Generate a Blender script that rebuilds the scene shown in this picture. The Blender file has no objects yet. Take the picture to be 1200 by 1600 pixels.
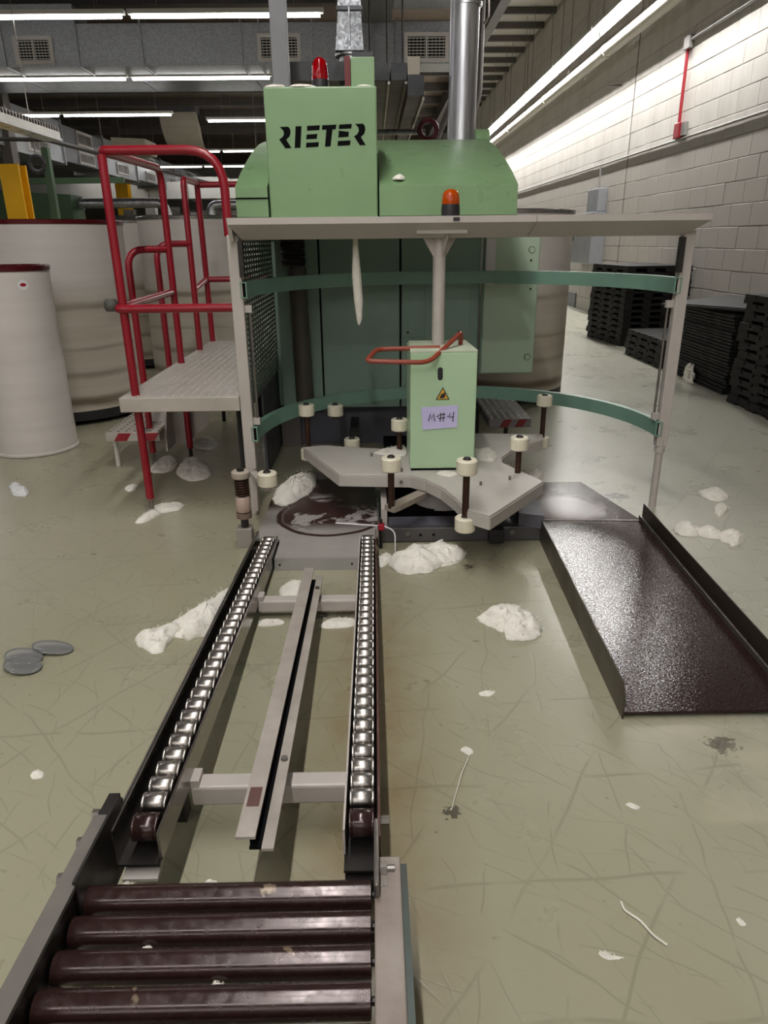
import bpy, bmesh, math, random
from mathutils import Vector, Matrix, noise
random.seed(7)
SC = bpy.context.scene
COL = SC.collection
R = math.radians

# ------------------------------------------------------------------ camera, world, exposure
cam_d = bpy.data.cameras.new('camera')
cam = bpy.data.objects.new('camera', cam_d)
COL.objects.link(cam)
cam_d.sensor_fit = 'VERTICAL'; cam_d.sensor_height = 36.0; cam_d.lens = 36.0 * 1110 / 1600
cam_d.clip_start = 0.02; cam_d.clip_end = 200
_r = Vector((0.99983753, -0.01514237, -0.00977897)); _u = Vector((0.01454769, 0.35752821, 0.93378902)); _b = -Vector((0.01064352, 0.93377957, -0.35769041))
cam.matrix_world = Matrix(((_r.x, _u.x, _b.x, 0), (_r.y, _u.y, _b.y, 0), (_r.z, _u.z, _b.z, 1.2), (0, 0, 0, 1)))
SC.camera = cam
w = bpy.data.worlds.new('hall_world'); SC.world = w; w.use_nodes = True
w.node_tree.nodes['Background'].inputs[0].default_value = (0.05, 0.05, 0.05, 1)
w.node_tree.nodes['Background'].inputs[1].default_value = 0.2
SC.view_settings.view_transform = 'Standard'; SC.view_settings.look = 'None'
SC.view_settings.gamma = 1.0; SC.view_settings.use_curve_mapping = False
SC.view_settings.exposure = 0.1
SC.cycles.max_bounces = 5; SC.cycles.diffuse_bounces = 3; SC.cycles.glossy_bounces = 3; SC.cycles.transmission_bounces = 4
SC.cycles.caustics_reflective = False; SC.cycles.caustics_refractive = False; SC.cycles.sample_clamp_indirect = 6.0; SC.cycles.adaptive_threshold = 0.03
TUBE_WALL = 82.0      # emission of the tubes along the block wall
TUBE_KEY = 60.0      # emission of the tubes above the conveyor
TUBE_ROW = 22.0       # emission of the tubes in the cross rows

# ------------------------------------------------------------------ materials
def srgb(h):
    if isinstance(h, str):
        v = [int(h[i:i + 2], 16) / 255 for i in (0, 2, 4)]
    else:
        v = [c / 255 for c in h]
    return tuple((c / 12.92 if c <= .04045 else ((c + .055) / 1.055) ** 2.4) for c in v)

class NT:
    def __init__(s, name):
        s.m = bpy.data.materials.new(name); s.m.use_nodes = True
        s.t = s.m.node_tree; s.n = s.t.nodes; s.l = s.t.links
        s.b = s.n['Principled BSDF']; s._tc = None
    def node(s, t, **k):
        n = s.n.new(t)
        for a, v in k.items():
            setattr(n, a, v)
        return n
    def tc(s):
        if not s._tc: s._tc = s.node('ShaderNodeTexCoord')
        return s._tc.outputs['Object']
    def mapped(s, scale=(1, 1, 1), rot=(0, 0, 0), loc=(0, 0, 0)):
        m = s.node('ShaderNodeMapping'); s.l.new(s.tc(), m.inputs[0])
        m.inputs['Scale'].default_value = scale; m.inputs['Rotation'].default_value = rot; m.inputs['Location'].default_value = loc
        return m.outputs[0]
    def noise(s, scale, detail=3, rough=.55, vec=None, dist=0):
        n = s.node('ShaderNodeTexNoise'); s.l.new(vec or s.tc(), n.inputs['Vector'])
        n.inputs['Scale'].default_value = scale; n.inputs['Detail'].default_value = detail; n.inputs['Roughness'].default_value = rough
        n.inputs['Distortion'].default_value = dist
        return n.outputs['Fac']
    def vor(s, scale, feature='F1', vec=None, out='Distance'):
        n = s.node('ShaderNodeTexVoronoi', feature=feature); s.l.new(vec or s.tc(), n.inputs['Vector']); n.inputs['Scale'].default_value = scale
        return n.outputs[out]
    def ramp(s, fac, stops):
        r = s.node('ShaderNodeValToRGB'); s.l.new(fac, r.inputs[0]); e = r.color_ramp.elements
        while len(e) < len(stops): e.new(.5)
        for i, (p, c) in enumerate(stops):
            e[i].position = p
            e[i].color = (c, c, c, 1) if isinstance(c, (int, float)) else (*c[:3], 1)
        return r.outputs[0]
    def mix(s, fac, a, b, mode='MIX'):
        m = s.node('ShaderNodeMix', data_type='RGBA', blend_type=mode)
        for i, v in ((0, fac), (6, a), (7, b)):
            if isinstance(v, (int, float)): m.inputs[i].default_value = v if i == 0 else (v, v, v, 1)
            elif isinstance(v, tuple): m.inputs[i].default_value = (*v[:3], 1)
            else: s.l.new(v, m.inputs[i])
        return m.outputs[2]
    def math(s, op, a, b=0, c=None):
        m = s.node('ShaderNodeMath', operation=op)
        for i, v in enumerate((a, b) if c is None else (a, b, c)):
            if isinstance(v, (int, float)): m.inputs[i].default_value = v
            else: s.l.new(v, m.inputs[i])
        return m.outputs[0]
    def xyz(s):
        x = s.node('ShaderNodeSeparateXYZ'); s.l.new(s.tc(), x.inputs[0]); return x.outputs
    def color(s, c):
        if isinstance(c, tuple): s.b.inputs['Base Color'].default_value = (*c[:3], 1)
        else: s.l.new(c, s.b.inputs['Base Color'])
    def set(s, rough=None, metal=None, spec=None):
        for k, v in (('Roughness', rough), ('Metallic', metal), ('Specular IOR Level', spec)):
            if v is None: continue
            if isinstance(v, (int, float)): s.b.inputs[k].default_value = v
            else: s.l.new(v, s.b.inputs[k])
    def bump(s, h, strength=.3, dist=.01):
        b = s.node('ShaderNodeBump'); b.inputs['Strength'].default_value = strength; b.inputs['Distance'].default_value = dist
        s.l.new(h, b.inputs['Height']); s.l.new(b.outputs[0], s.b.inputs['Normal'])

ORD = 'first second third fourth fifth sixth seventh eighth ninth tenth eleventh twelfth thirteenth fourteenth fifteenth sixteenth seventeenth eighteenth nineteenth twentieth twenty-first twenty-second twenty-third twenty-fourth'.split()
MATS = {}
def mat(name, c1, c2=None, rough=.5, metal=0, vs=6, bump=0, bs=60, lo=.2, hi=.8, rvar=.08, stretch=None):
    """painted or plain surface: two tones mixed by noise, slight gloss variation and fine relief"""
    if name in MATS: return MATS[name]
    t = NT(name); c1 = srgb(c1); c2 = srgb(c2) if c2 else tuple(x * .78 for x in c1)
    vec = t.mapped(stretch) if stretch else None
    n = t.noise(vs, 5, .6, vec)
    t.color(t.mix(t.ramp(n, [(lo, 0), (hi, 1)]), c1, c2))
    t.set(metal=metal)
    t.set(rough=t.ramp(t.noise(vs * 2.3, 3), [(.3, max(.03, rough - rvar)), (.7, min(1, rough + rvar))]))
    if bump: t.bump(t.noise(bs, 4), bump, .004)
    MATS[name] = t.m
    return t.m

GREEN = mat('machine_green_paint', '7c9a71', '6f8c63', .34, vs=3, bump=.05)
GREEN_L = mat('cabinet_green_paint', 'b0cba8', 'a6c29d', .36, vs=3)
TEAL = mat('panel_teal_paint', '90a99b', '819a8c', .42, vs=2.5, stretch=(2, 1, .6))
TEAL_L = mat('door_green_paint', 'a3b8a0', 'aebfa9', .4, vs=2)
RAILG = mat('rail_green_paint', '7a9c8b', '6a8a7a', .4, vs=5)
GREY = mat('frame_grey_paint', 'bab1ab', 'aaa29c', .42, vs=5)
GREY_D = mat('plinth_grey_paint', '5c5a62', '4c4b54', .5, vs=3)
STAR = mat('turntable_grey_paint', 'b8b2ab', 'a8a29b', .4, vs=4, lo=.45)
RED = mat('handrail_red_paint', '8c1022', '7e0d1d', .33, vs=3, rvar=.03)
HANDLE = mat('handle_red_brown', '9a4430', '7f3325', .35, vs=8)
NYLON = mat('white_nylon', 'e6dfcb', 'd3cab3', .35, vs=20)
RUSTROD = mat('rusty_rod', '4a2f22', '2e1e18', .45, .5, vs=30)
CHROME = mat('steel_roller', 'aaa5a0', '6f655e', .3, 1.0, vs=9, lo=.5, hi=.7, rvar=.03)
RAILM = mat('rail_steel', '9a948f', '87807b', .2, .85, vs=9, rvar=.04)
STEEL = mat('bare_steel', '8f8984', '6f6964', .35, .8, vs=14)
STEEL_D = mat('dark_steel', '3c3836', '2b2726', .42, .6, vs=9)
BLACK = mat('black_plastic', '1b1a1b', '262425', .5, vs=12)
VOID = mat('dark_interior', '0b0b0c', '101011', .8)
ZINC_D = mat('duct_dark_sheet', '6f6f74', '5f5f64', .5, .5, vs=4)
WHITEM = mat('white_enamel', 'd9d7d2', 'cfcdc8', .4, vs=3)
PAPERW = mat('white_paper', 'dcdadb', 'cfcdd0', .7)
BROWNWEB = mat('brown_rail_paint', '4b2c26', '6a5148', .5, vs=18, lo=.5, hi=.7)
YELLOW = mat('column_yellow_paint', 'efb400', 'd9a200', .5, vs=2)
CONC = mat('conduit_grey', '9c9a97', '8c8a87', .5, .3)
PIPEW = mat('white_pipe_paint', 'd5d0c6', 'c3beb4', .45, vs=3)
PVC = mat('dull_white_pvc', 'cfcbc4', 'bdb9b2', .5, vs=3)
ALARM = mat('alarm_red', 'a01528', '8a0f20', .4)
PANEL = mat('grey_electric_enamel', '8b8c90', '7f8084', .45)
TUBEOFF = mat('milky_tube', 'd0cfd2', 'c4c3c6', .3)
DARKG = mat('background_green_paint', '3f5a3c', '344b33', .5, vs=1)
BEAM = mat('ceiling_beam_paint', '5a5450', '4c4743', .6, vs=1)
CABLETRAY = mat('tray_brown_grey', '5d5751', '4a453f', .6, .2, vs=4)
TRAYEND = mat('tray_end_dark', '3a3a3f', '303035', .5)
PINKISH = mat('faded_pink_plastic', 'b9a396', '9f897d', .5, vs=15)
RIB = mat('worn_red_rim', '5a1218', '8d8583', .3, .4, vs=2.5, lo=.55, hi=.62)
RIMS = mat('steel_rim', 'bdbbb8', '77706c', .25, .9, vs=3)
PATCH = mat('white_cap_dust', 'c9cbb8', 'a9b89a', .6, vs=14)
GRILLE = mat('grille_enamel', 'c2bdb8', 'b3aeaa', .5, vs=2)
CREAMDUCT = mat('cream_duct', 'c9bfb0', 'b5ab9c', .5, vs=2)

VOID.node_tree.nodes['Principled BSDF'].inputs['Specular IOR Level'].default_value = .05
def galv():
    t = NT('galvanised_sheet')
    c = t.vor(60, 'F1', out='Color')
    s = t.node('ShaderNodeSeparateColor'); t.l.new(c, s.inputs[0])
    t.color(t.mix(s.outputs[0], srgb('8f9196'), srgb('a9abaf'))); t.set(metal=.75, rough=t.ramp(s.outputs[1], [(0, .35), (1, .55)]))
    return t.m
GALV = galv()
def shiny_tin():
    t = NT('shiny_round_duct'); n = t.noise(3, 4, .6, t.mapped((9, 9, .6)))
    t.color(t.ramp(n, [(.35, srgb('8d8d92')), (.65, srgb('c9c9cd'))])); t.set(metal=.9, rough=t.ramp(n, [(.3, .28), (.7, .42)]))
    return t.m
TIN = shiny_tin()
def emit(name, c, strength):
    t = NT(name); t.color((.8, .8, .8)); t.b.inputs['Emission Color'].default_value = (*c, 1); t.b.inputs['Emission Strength'].default_value = strength
    return t.m
LAMP_W = emit('lit_tube_wall', (1.0, .985, .95), TUBE_WALL * .4)
LAMP_K = emit('lit_tube_conveyor', (1.0, .985, .95), TUBE_KEY * .35)
LAMP_R = emit('lit_tube_row', (1.0, .985, .96), TUBE_ROW * .7)

def floor_mat():
    t = NT('green_painted_floor')
    x, y, z = t.xyz()
    base = t.mix(t.ramp(t.noise(.8, 3, .5), [(.25, 0), (.75, 1)]), srgb('8f8b73'), srgb('9f9b85'))
    # paler zone towards the wall
    far = t.ramp(t.math('ADD', t.math('MULTIPLY', x, .5), t.math('MULTIPLY', t.noise(1.1, 4), .55)), [(.55, 0), (1.0, 1)])
    base = t.mix(t.math('MULTIPLY', far, .55), base, srgb('babbb0'))
    # olive-brown wear along and between the roller rails
    d = t.math('ABSOLUTE', t.math('SUBTRACT', x, -.02))
    stain = t.math('MULTIPLY', t.ramp(d, [(.05, 1), (.24, 0)]), t.ramp(t.noise(6, 6, .7), [(.25, .25), (.65, 1)]))
    stain = t.math('MULTIPLY', stain, t.ramp(t.math('MULTIPLY', y, .3), [(.60, 1), (.72, .25)]))
    base = t.mix(t.math('MULTIPLY', stain, .75), base, srgb('75603f'))
    # scratches: thin lines in several directions
    h = None
    for i, (sc, rot, dist, th, lo) in enumerate(((1.3, .6, 1.5, .9997, .45), (1.7, -.8, 1.7, .9996, .47), (1.1, 1.5, 1.3, .9998, .45), (2.6, 2.2, 2.2, .9993, .48), (2.1, .15, 1.9, .9995, .47), (3.3, -.35, 2.5, .999, .48), (4.1, 1.9, 2.5, .9985, .5))):
        wv = t.node('ShaderNodeTexWave', wave_type='BANDS', wave_profile='SIN'); t.l.new(t.mapped((1, 1, 1), (0, 0, rot), (i * 3.3, i * 1.7, 0)), wv.inputs['Vector'])
        wv.inputs['Scale'].default_value = sc; wv.inputs['Distortion'].default_value = dist; wv.inputs['Detail'].default_value = 2; wv.inputs['Detail Scale'].default_value = 1.4
        ln = t.ramp(wv.outputs['Fac'], [(th - (1 - th), 0), (th, 1)])
        msk = t.ramp(t.noise(3.3 + i * .9, 2, .5, t.mapped((1, 1, 1), (0, 0, 0), (i * 5, 0, 0))), [(lo, 0), (lo + .08, 1)])
        ln = t.math('MULTIPLY', ln, msk)
        h = ln if h is None else t.math('MAXIMUM', h, ln)
    ve = t.vor(3.7, 'DISTANCE_TO_EDGE', t.mapped((1, 1, 1), (0, 0, .4), (.3, .2, 0)))
    crk = t.math('MULTIPLY', t.ramp(ve, [(0, 1), (.012, 0)]), t.ramp(t.noise(3, 2), [(.55, 0), (.68, 1)]))
    base = t.mix(t.math('MULTIPLY', h, .26), base, srgb('4f4c3c'))
    base = t.mix(t.math('MULTIPLY', crk, .15), base, srgb('4a4436'))
    speck = t.ramp(t.noise(55, 2, .5), [(.70, 0), (.74, 1)])
    base = t.mix(t.math('MULTIPLY', t.math('MULTIPLY', speck, t.ramp(t.noise(5, 2), [(.5, 0), (.6, 1)])), .5), base, srgb('4d483c'))
    # chipped paint patches
    for (cx, cy, rr, f) in ((.865, 1.455, .055, 58), (-.2, 2.16, .05, 70), (.36, 2.52, .03, 70), (.16, 1.245, .03, 80), (1.19, 3.3, .08, 30)):
        v = t.node('ShaderNodeVectorMath', operation='DISTANCE'); t.l.new(t.tc(), v.inputs[0]); v.inputs[1].default_value = (cx, cy, 0)
        m = t.ramp(t.math('ADD', t.math('DIVIDE', v.outputs['Value'], rr), t.math('MULTIPLY', t.math('SUBTRACT', t.noise(f, 3, .6), .5), 2.6)), [(.55, 1), (.6, 0)])
        base = t.mix(t.math('MULTIPLY', m, .8), base, srgb('38332d'))
    # pale worn patch with straight edges near the chute mouth
    px = t.math('MULTIPLY', t.ramp(x, [(.70, 0), (.74, 1)]), t.ramp(t.math('MULTIPLY', y, .5), [(.595, 0), (.605, 1)]))
    px = t.math('MULTIPLY', px, t.ramp(t.math('MULTIPLY', y, .5), [(.765, 1), (.78, 0)]))
    base = t.mix(t.math('MULTIPLY', t.math('MULTIPLY', px, t.ramp(t.noise(4, 3), [(.4, 0), (.6, 1)])), .4), base, srgb('b9b19c'))
    t.color(base)
    rg = t.ramp(t.noise(2.5, 5, .65), [(.2, .24), (.8, .34)])
    t.set(rough=rg, spec=.55)
    t.bump(t.math('ADD', t.math('MULTIPLY', t.noise(38, 4, .6), .5), t.math('MULTIPLY', h, -.35)), .12, .004)
    return t.m

def can_mat(name, band):
    """off-white polythene can, dirt rings at fixed heights"""
    t = NT(name); x, y, z = t.xyz()
    n = t.noise(2, 4, .6, t.mapped((.4, .4, 7)))
    zz = t.math('ADD', z, t.math('MULTIPLY', t.math('SUBTRACT', t.noise(2.2, 3), .5), .05))
    c = t.mix(t.ramp(n, [(.35, 0), (.7, 1)]), srgb('cbc4bf'), srgb('c2bbb6'))
    if band:
        low = t.ramp(t.math('MULTIPLY', zz, .5), [(.40, 1), (.47, 0)])
        c = t.mix(t.math('MULTIPLY', low, .8), c, t.mix(t.ramp(n, [(.3, 0), (.7, 1)]), srgb('bcb3a3'), srgb('aca08e')))
        for h, wd, a in ((.16, .030, .85), (.34, .02, .5), (.52, .012, .35), (.80, .022, .6)):
            d = t.math('ABSOLUTE', t.math('SUBTRACT', zz, h))
            c = t.mix(t.math('MULTIPLY', t.ramp(d, [(wd * .4, 1), (wd * 1.6, 0)]), t.math('MULTIPLY', t.ramp(n, [(.3, .3), (.6, 1)]), a)), c, srgb('5d4a38'))
    t.color(c); t.set(rough=.36); t.bump(t.noise(6, 3, .5, t.mapped((1, 1, 12))), .03, .004)
    return t.m
CAN_BIG = can_mat('dirty_white_polythene', True)
CAN_SMALL = can_mat('white_polythene', False)

def plate_mat():
    t = NT('worn_entry_plate'); x, y, z = t.xyz()
    v = t.node('ShaderNodeVectorMath', operation='DISTANCE'); t.l.new(t.tc(), v.inputs[0]); v.inputs[1].default_value = (-.205, 2.97, .05)
    r = t.math('ADD', v.outputs['Value'], t.math('MULTIPLY', t.math('SUBTRACT', t.noise(6, 3), .5), .03))
    ring = t.math('MULTIPLY', t.ramp(r, [(.215, 0), (.222, 1)]), t.ramp(r, [(.240, 1), (.246, 0)]))
    blob = t.math('MULTIPLY', t.ramp(t.noise(5.5, 4, .6, t.mapped((1, 1, 1), (0, 0, 0), (.3, 1.1, 0))), [(.47, 0), (.50, 1)]), t.ramp(r, [(.21, 1), (.24, 0)]))
    blob = t.math('MULTIPLY', blob, t.ramp(t.math('MULTIPLY', y, .25), [(.695, 0), (.72, 1)]))
    back = t.math('MULTIPLY', t.ramp(t.math('MULTIPLY', y, .25), [(.755, 0), (.775, 1)]), t.ramp(t.noise(4, 4), [(.35, 0), (.45, 1)]))
    m = t.math('MAXIMUM', t.math('MAXIMUM', ring, blob), back)
    t.color(t.mix(m, t.mix(t.noise(9, 4), srgb('b0aaa5'), srgb('918a86')), srgb('3a2420')))
    t.set(rough=.36, metal=.15); t.bump(m, -.1, .002)
    return t.m
def chute_mat():
    t = NT('dark_glossy_steel_sheet')
    n = t.noise(4, 5, .65); g = t.noise(170, 2, .6)
    c = t.mix(t.ramp(n, [(.35, 0), (.65, 1)]), srgb('271917'), srgb('2f201d'))
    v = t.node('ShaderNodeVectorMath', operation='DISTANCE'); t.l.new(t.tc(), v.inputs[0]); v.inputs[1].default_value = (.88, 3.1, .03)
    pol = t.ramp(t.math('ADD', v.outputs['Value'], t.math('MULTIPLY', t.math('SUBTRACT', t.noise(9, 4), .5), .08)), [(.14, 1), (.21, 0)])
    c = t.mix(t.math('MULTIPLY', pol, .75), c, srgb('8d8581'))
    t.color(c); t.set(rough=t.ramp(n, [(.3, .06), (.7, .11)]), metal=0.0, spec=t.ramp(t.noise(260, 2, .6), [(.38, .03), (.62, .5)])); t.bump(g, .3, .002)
    return t.m
def roller_mat():
    t = NT('brown_worn_roller')
    n = t.noise(22, 5, .65); s = t.ramp(t.noise(17, 3, .5, t.mapped((1, 1, 1), (0, 0, 0), (4, 4, 4))), [(.68, 0), (.71, 1)])
    c = t.mix(t.ramp(n, [(.3, 0), (.8, 1)]), srgb('2e1d1b'), srgb('3b2623'))
    c = t.mix(t.math('MULTIPLY', s, .75), c, srgb('8b7a66'))
    t.color(c); t.set(rough=t.ramp(t.noise(60, 3), [(.35, .16), (.7, .3)]), metal=.3, spec=.7); t.bump(t.noise(90, 3), .05, .001)
    return t.m
def cotton_mat():
    t = NT('cotton_fibre'); n = t.noise(45, 5, .7, None, 1.2)
    t.color(t.mix(t.ramp(n, [(.35, 0), (.65, 1)]), srgb('f0ece4'), srgb('e0d9cd'))); t.set(rough=1.0, spec=.1)
    t.bump(t.noise(80, 6, .8, None, 1.0), .5, .008)
    return t.m
def note_mat():
    t = NT('lilac_paper'); n = t.noise(18, 3, .5, t.mapped((1, 1, 3)))
    t.color(t.mix(n, srgb('cdc6e8'), srgb('b7b0da'))); t.set(rough=.45); t.bump(n, .25, .004)
    return t.m
def block_mat():
    t = NT('white_painted_block'); g = t.node('ShaderNodeNewGeometry').outputs['Position']; n = t.noise(1.6, 5, .6, g)
    mp = t.node('ShaderNodeMapping'); t.l.new(g, mp.inputs[0]); mp.inputs['Scale'].default_value = (3, 3, .4)
    drip = t.ramp(t.noise(1.2, 4, .6, mp.outputs[0]), [(.5, 0), (.75, 1)])
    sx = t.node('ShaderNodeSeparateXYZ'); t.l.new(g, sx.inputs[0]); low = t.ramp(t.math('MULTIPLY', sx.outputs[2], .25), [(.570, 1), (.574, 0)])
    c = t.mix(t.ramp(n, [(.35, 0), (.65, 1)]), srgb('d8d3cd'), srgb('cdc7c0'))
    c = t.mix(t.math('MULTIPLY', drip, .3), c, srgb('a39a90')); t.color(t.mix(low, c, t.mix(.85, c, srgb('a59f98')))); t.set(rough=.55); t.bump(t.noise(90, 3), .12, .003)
    return t.m
def clear_mat(name, c, rough, trans, alpha=1.0):
    t = NT(name); t.color(srgb(c)); t.set(rough=rough); t.b.inputs['Transmission Weight'].default_value = trans; t.b.inputs['IOR'].default_value = 1.45
    if alpha < 1: t.b.inputs['Alpha'].default_value = alpha
    return t.m
FLOOR = floor_mat(); PLATE = plate_mat(); CHUTE = chute_mat(); ROLLER = roller_mat(); COTTON = cotton_mat(); NOTE = note_mat(); BLOCK = block_mat()
LENS_R = clear_mat('red_lens', 'a8000e', .1, .45); LENS_O = clear_mat('amber_lens', 'd65200', .1, .45)
DISC = clear_mat('clear_plastic', 'dfe0df', .12, .8)
CEILD = mat('ceiling_dark_deck', '75665a', '5f5148', .8, vs=.6)
CEILR = mat('ceiling_pale_deck', 'c9c5bf', 'b9b5af', .8, vs=.6)
DECKM = mat('deck_grey_paint', 'b3aba2', '9d958b', .45, vs=6, bump=.1)
JOINT = mat('block_joint_paint', 'b8b1a9', 'aca59d', .7, vs=2)

# ------------------------------------------------------------------ mesh helpers
class MB:
    def __init__(s): s.v = []; s.f = []
    def add(s, vs, fs):
        o = len(s.v); s.v += [tuple(p) for p in vs]; s.f += [tuple(i + o for i in f) for f in fs]; return s
    def box(s, x0, x1, y0, y1, z0, z1):
        return s.add([(x0, y0, z0), (x1, y0, z0), (x1, y1, z0), (x0, y1, z0), (x0, y0, z1), (x1, y0, z1), (x1, y1, z1), (x0, y1, z1)],
                     [(3, 2, 1, 0), (4, 5, 6, 7), (0, 1, 5, 4), (1, 2, 6, 5), (2, 3, 7, 6), (3, 0, 4, 7)])
    def bar(s, p0, p1, wd, ht, up=(0, 0, 1)):
        """box beam from p0 to p1 (centre line), wd across, ht along up"""
        p0, p1 = Vector(p0), Vector(p1); d = (p1 - p0).normalized(); sd = d.cross(Vector(up)).normalized(); u = sd.cross(d)
        q = []
        for p in (p0, p1):
            for a, b in ((-1, -1), (1, -1), (1, 1), (-1, 1)): q.append(p + sd * a * wd / 2 + u * b * ht / 2)
        return s.add(q, [(0, 1, 2, 3), (7, 6, 5, 4), (0, 4, 5, 1), (1, 5, 6, 2), (2, 6, 7, 3), (3, 7, 4, 0)])
    def prism(s, poly, z0, z1):
        n = len(poly); a = sum(poly[i][0] * poly[(i + 1) % n][1] - poly[(i + 1) % n][0] * poly[i][1] for i in range(n))
        if a < 0: poly = poly[::-1]
        v = [(p[0], p[1], z0) for p in poly] + [(p[0], p[1], z1) for p in poly]
        return s.add(v, [tuple(range(n))[::-1], tuple(range(n, 2 * n))] + [(i, (i + 1) % n, n + (i + 1) % n, n + i) for i in range(n)])
    def yprism(s, poly, y0, y1):
        """outline in x,z extruded along y (y0 is the near face)"""
        n = len(poly); a = sum(poly[i][0] * poly[(i + 1) % n][1] - poly[(i + 1) % n][0] * poly[i][1] for i in range(n))
        if a < 0: poly = poly[::-1]
        v = [(p[0], y0, p[1]) for p in poly] + [(p[0], y1, p[1]) for p in poly]
        return s.add(v, [tuple(range(n)), tuple(range(n, 2 * n))[::-1]] + [((i + 1) % n, i, n + i, n + (i + 1) % n) for i in range(n)])
    def xprism(s, poly, x0, x1):
        """outline in y,z extruded along x"""
        n = len(poly); a = sum(poly[i][0] * poly[(i + 1) % n][1] - poly[(i + 1) % n][0] * poly[i][1] for i in range(n))
        if a < 0: poly = poly[::-1]
        x0 = x0 if isinstance(x0, (list, tuple)) else [x0] * n; x1 = x1 if isinstance(x1, (list, tuple)) else [x1] * n
        v = [(x0[i], p[0], p[1]) for i, p in enumerate(poly)] + [(x1[i], p[0], p[1]) for i, p in enumerate(poly)]
        return s.add(v, [tuple(range(n))[::-1], tuple(range(n, 2 * n))] + [(i, (i + 1) % n, n + (i + 1) % n, n + i) for i in range(n)])
    def tube(s, path, r, n=10, cap=True):
        path = [Vector(p) for p in path]; m = len(path); o = len(s.v)
        t = (path[1] - path[0]).normalized(); ref = Vector((0, 0, 1)) if abs(t.z) < .9 else Vector((1, 0, 0)); u = t.cross(ref).normalized()
        for i, p in enumerate(path):
            t = ((path[min(i + 1, m - 1)] - path[max(i - 1, 0)])).normalized()
            u = (u - t * u.dot(t)).normalized(); b = t.cross(u)
            rr = r[i] if isinstance(r, (list, tuple)) else r
            for k in range(n):
                a = 2 * math.pi * k / n; s.v.append(tuple(p + (u * math.cos(a) + b * math.sin(a)) * rr))
        for i in range(m - 1):
            for k in range(n):
                s.f.append((o + i * n + k, o + i * n + (k + 1) % n, o + (i + 1) * n + (k + 1) % n, o + (i + 1) * n + k))
        if cap:
            s.f.append(tuple(o + k for k in range(n))[::-1]); s.f.append(tuple(o + (m - 1) * n + k for k in range(n)))
        return s
    def lathe(s, prof, c=(0, 0, 0), n=24):
        """profile of (radius, z) turned about the vertical through c"""
        o = len(s.v); m = len(prof)
        for (r, z) in prof:
            for k in range(n):
                a = 2 * math.pi * k / n; s.v.append((c[0] + r * math.cos(a), c[1] + r * math.sin(a), c[2] + z))
        for i in range(m - 1):
            for k in range(n):
                s.f.append((o + i * n + k, o + i * n + (k + 1) % n, o + (i + 1) * n + (k + 1) % n, o + (i + 1) * n + k))
        s.f.append(tuple(o + k for k in range(n))[::-1]); s.f.append(tuple(o + (m - 1) * n + k for k in range(n)))
        return s
    def mesh(s, name, m, smooth=False, ang=35):
        me = bpy.data.meshes.new(name); me.from_pydata(s.v, [], s.f); me.update()
        me.materials.append(m)
        if smooth:
            me.shade_smooth()
            try: me.set_sharp_from_angle(angle=R(ang))
            except Exception: pass
        return me

def link(name, me, parent=None, loc=None, bevel=0):
    o = bpy.data.objects.new(name, me); COL.objects.link(o)
    if parent is not None:
        o.parent = parent
        if parent.type == 'EMPTY' or parent.location.length > 0: o.matrix_parent_inverse = Matrix.Translation(-parent.location)
    if loc is not None: o.location = loc
    if bevel:
        b = o.modifiers.new('edge', 'BEVEL'); b.width = bevel; b.segments = 2; b.limit_method = 'ANGLE'; b.angle_limit = R(40)
    return o
def part(name, mb, m, parent=None, smooth=False, bevel=0, label=None, kind=None, ang=35):
    o = link(name, mb.mesh(name, m, smooth, ang), parent, None, bevel)
    if label: o['label'] = label
    if kind: o['kind'] = kind
    return o
def tag(o, label, cat, group=None, kind=None):
    o['label'] = label; o['category'] = cat
    if group: o['group'] = group
    if kind: o['kind'] = kind
    return o
def thing(name, label, cat, loc, group=None):
    o = bpy.data.objects.new(name, None); COL.objects.link(o); o.location = loc; o.empty_display_size = .05
    return tag(o, label, cat, group)
def struct(name, mb, m):
    o = part(name, mb, m); o['kind'] = 'structure'; return o
def fillet(pts, rad, n=6):
    """polyline with rounded corners; rad a number or a list for the inner points"""
    pts = [Vector(p) for p in pts]; out = [pts[0]]
    for i in range(1, len(pts) - 1):
        r_ = rad[i - 1] if isinstance(rad, (list, tuple)) else rad
        a, b, c = pts[i - 1], pts[i], pts[i + 1]; d1 = (a - b); d2 = (c - b)
        k = min(r_, d1.length * .48, d2.length * .48); p, q = b + d1.normalized() * k, b + d2.normalized() * k
        for j in range(n + 1):
            t = j / n; out.append((1 - t) ** 2 * p + 2 * t * (1 - t) * b + t * t * q)
    out.append(pts[-1]); return out
def hexbolt(mb, p, axis, r=.008, h=.006):
    p = Vector(p); a = Vector(axis); return mb.tube([p, p + a * h], r, 6)

# ------------------------------------------------------------------ the hall
WX = 3.72; CZ = 5.5
struct('floor', MB().box(-18, WX + .3, -15, 48, -.2, 0), FLOOR)
ceiling = struct('ceiling', MB().box(-18, 2.3, -15, 48, CZ, CZ + .2), CEILD)
part('pale_deck', MB().box(2.3, WX + .3, -15, 48, CZ, CZ + .2), CEILR, ceiling)
for y in [5.2 + 1.05 * i for i in range(28)]:
    part('purlin', MB().box(2.45, WX, y - .04, y + .04, CZ - .12, CZ), BEAM, ceiling)
part('girder', MB().box(2.28, 2.46, -15, 48, CZ - .45, CZ), BEAM, ceiling)
for y in [9.3 + 2.1 * i for i in range(12)]:
    part('purlin', MB().box(-14, 2.28, y - .05, y + .05, CZ - .22, CZ), BEAM, ceiling)
struct('wall_left', MB().box(-18.3, -18, -15, 48, 0, CZ), mat('far_wall_paint', 'a9a49c', '989388', .7, vs=.8))
struct('wall_back', MB().box(-18, WX + .3, 48, 48.3, 0, CZ), mat('far_wall_paint', 'a9a49c'))
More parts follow.
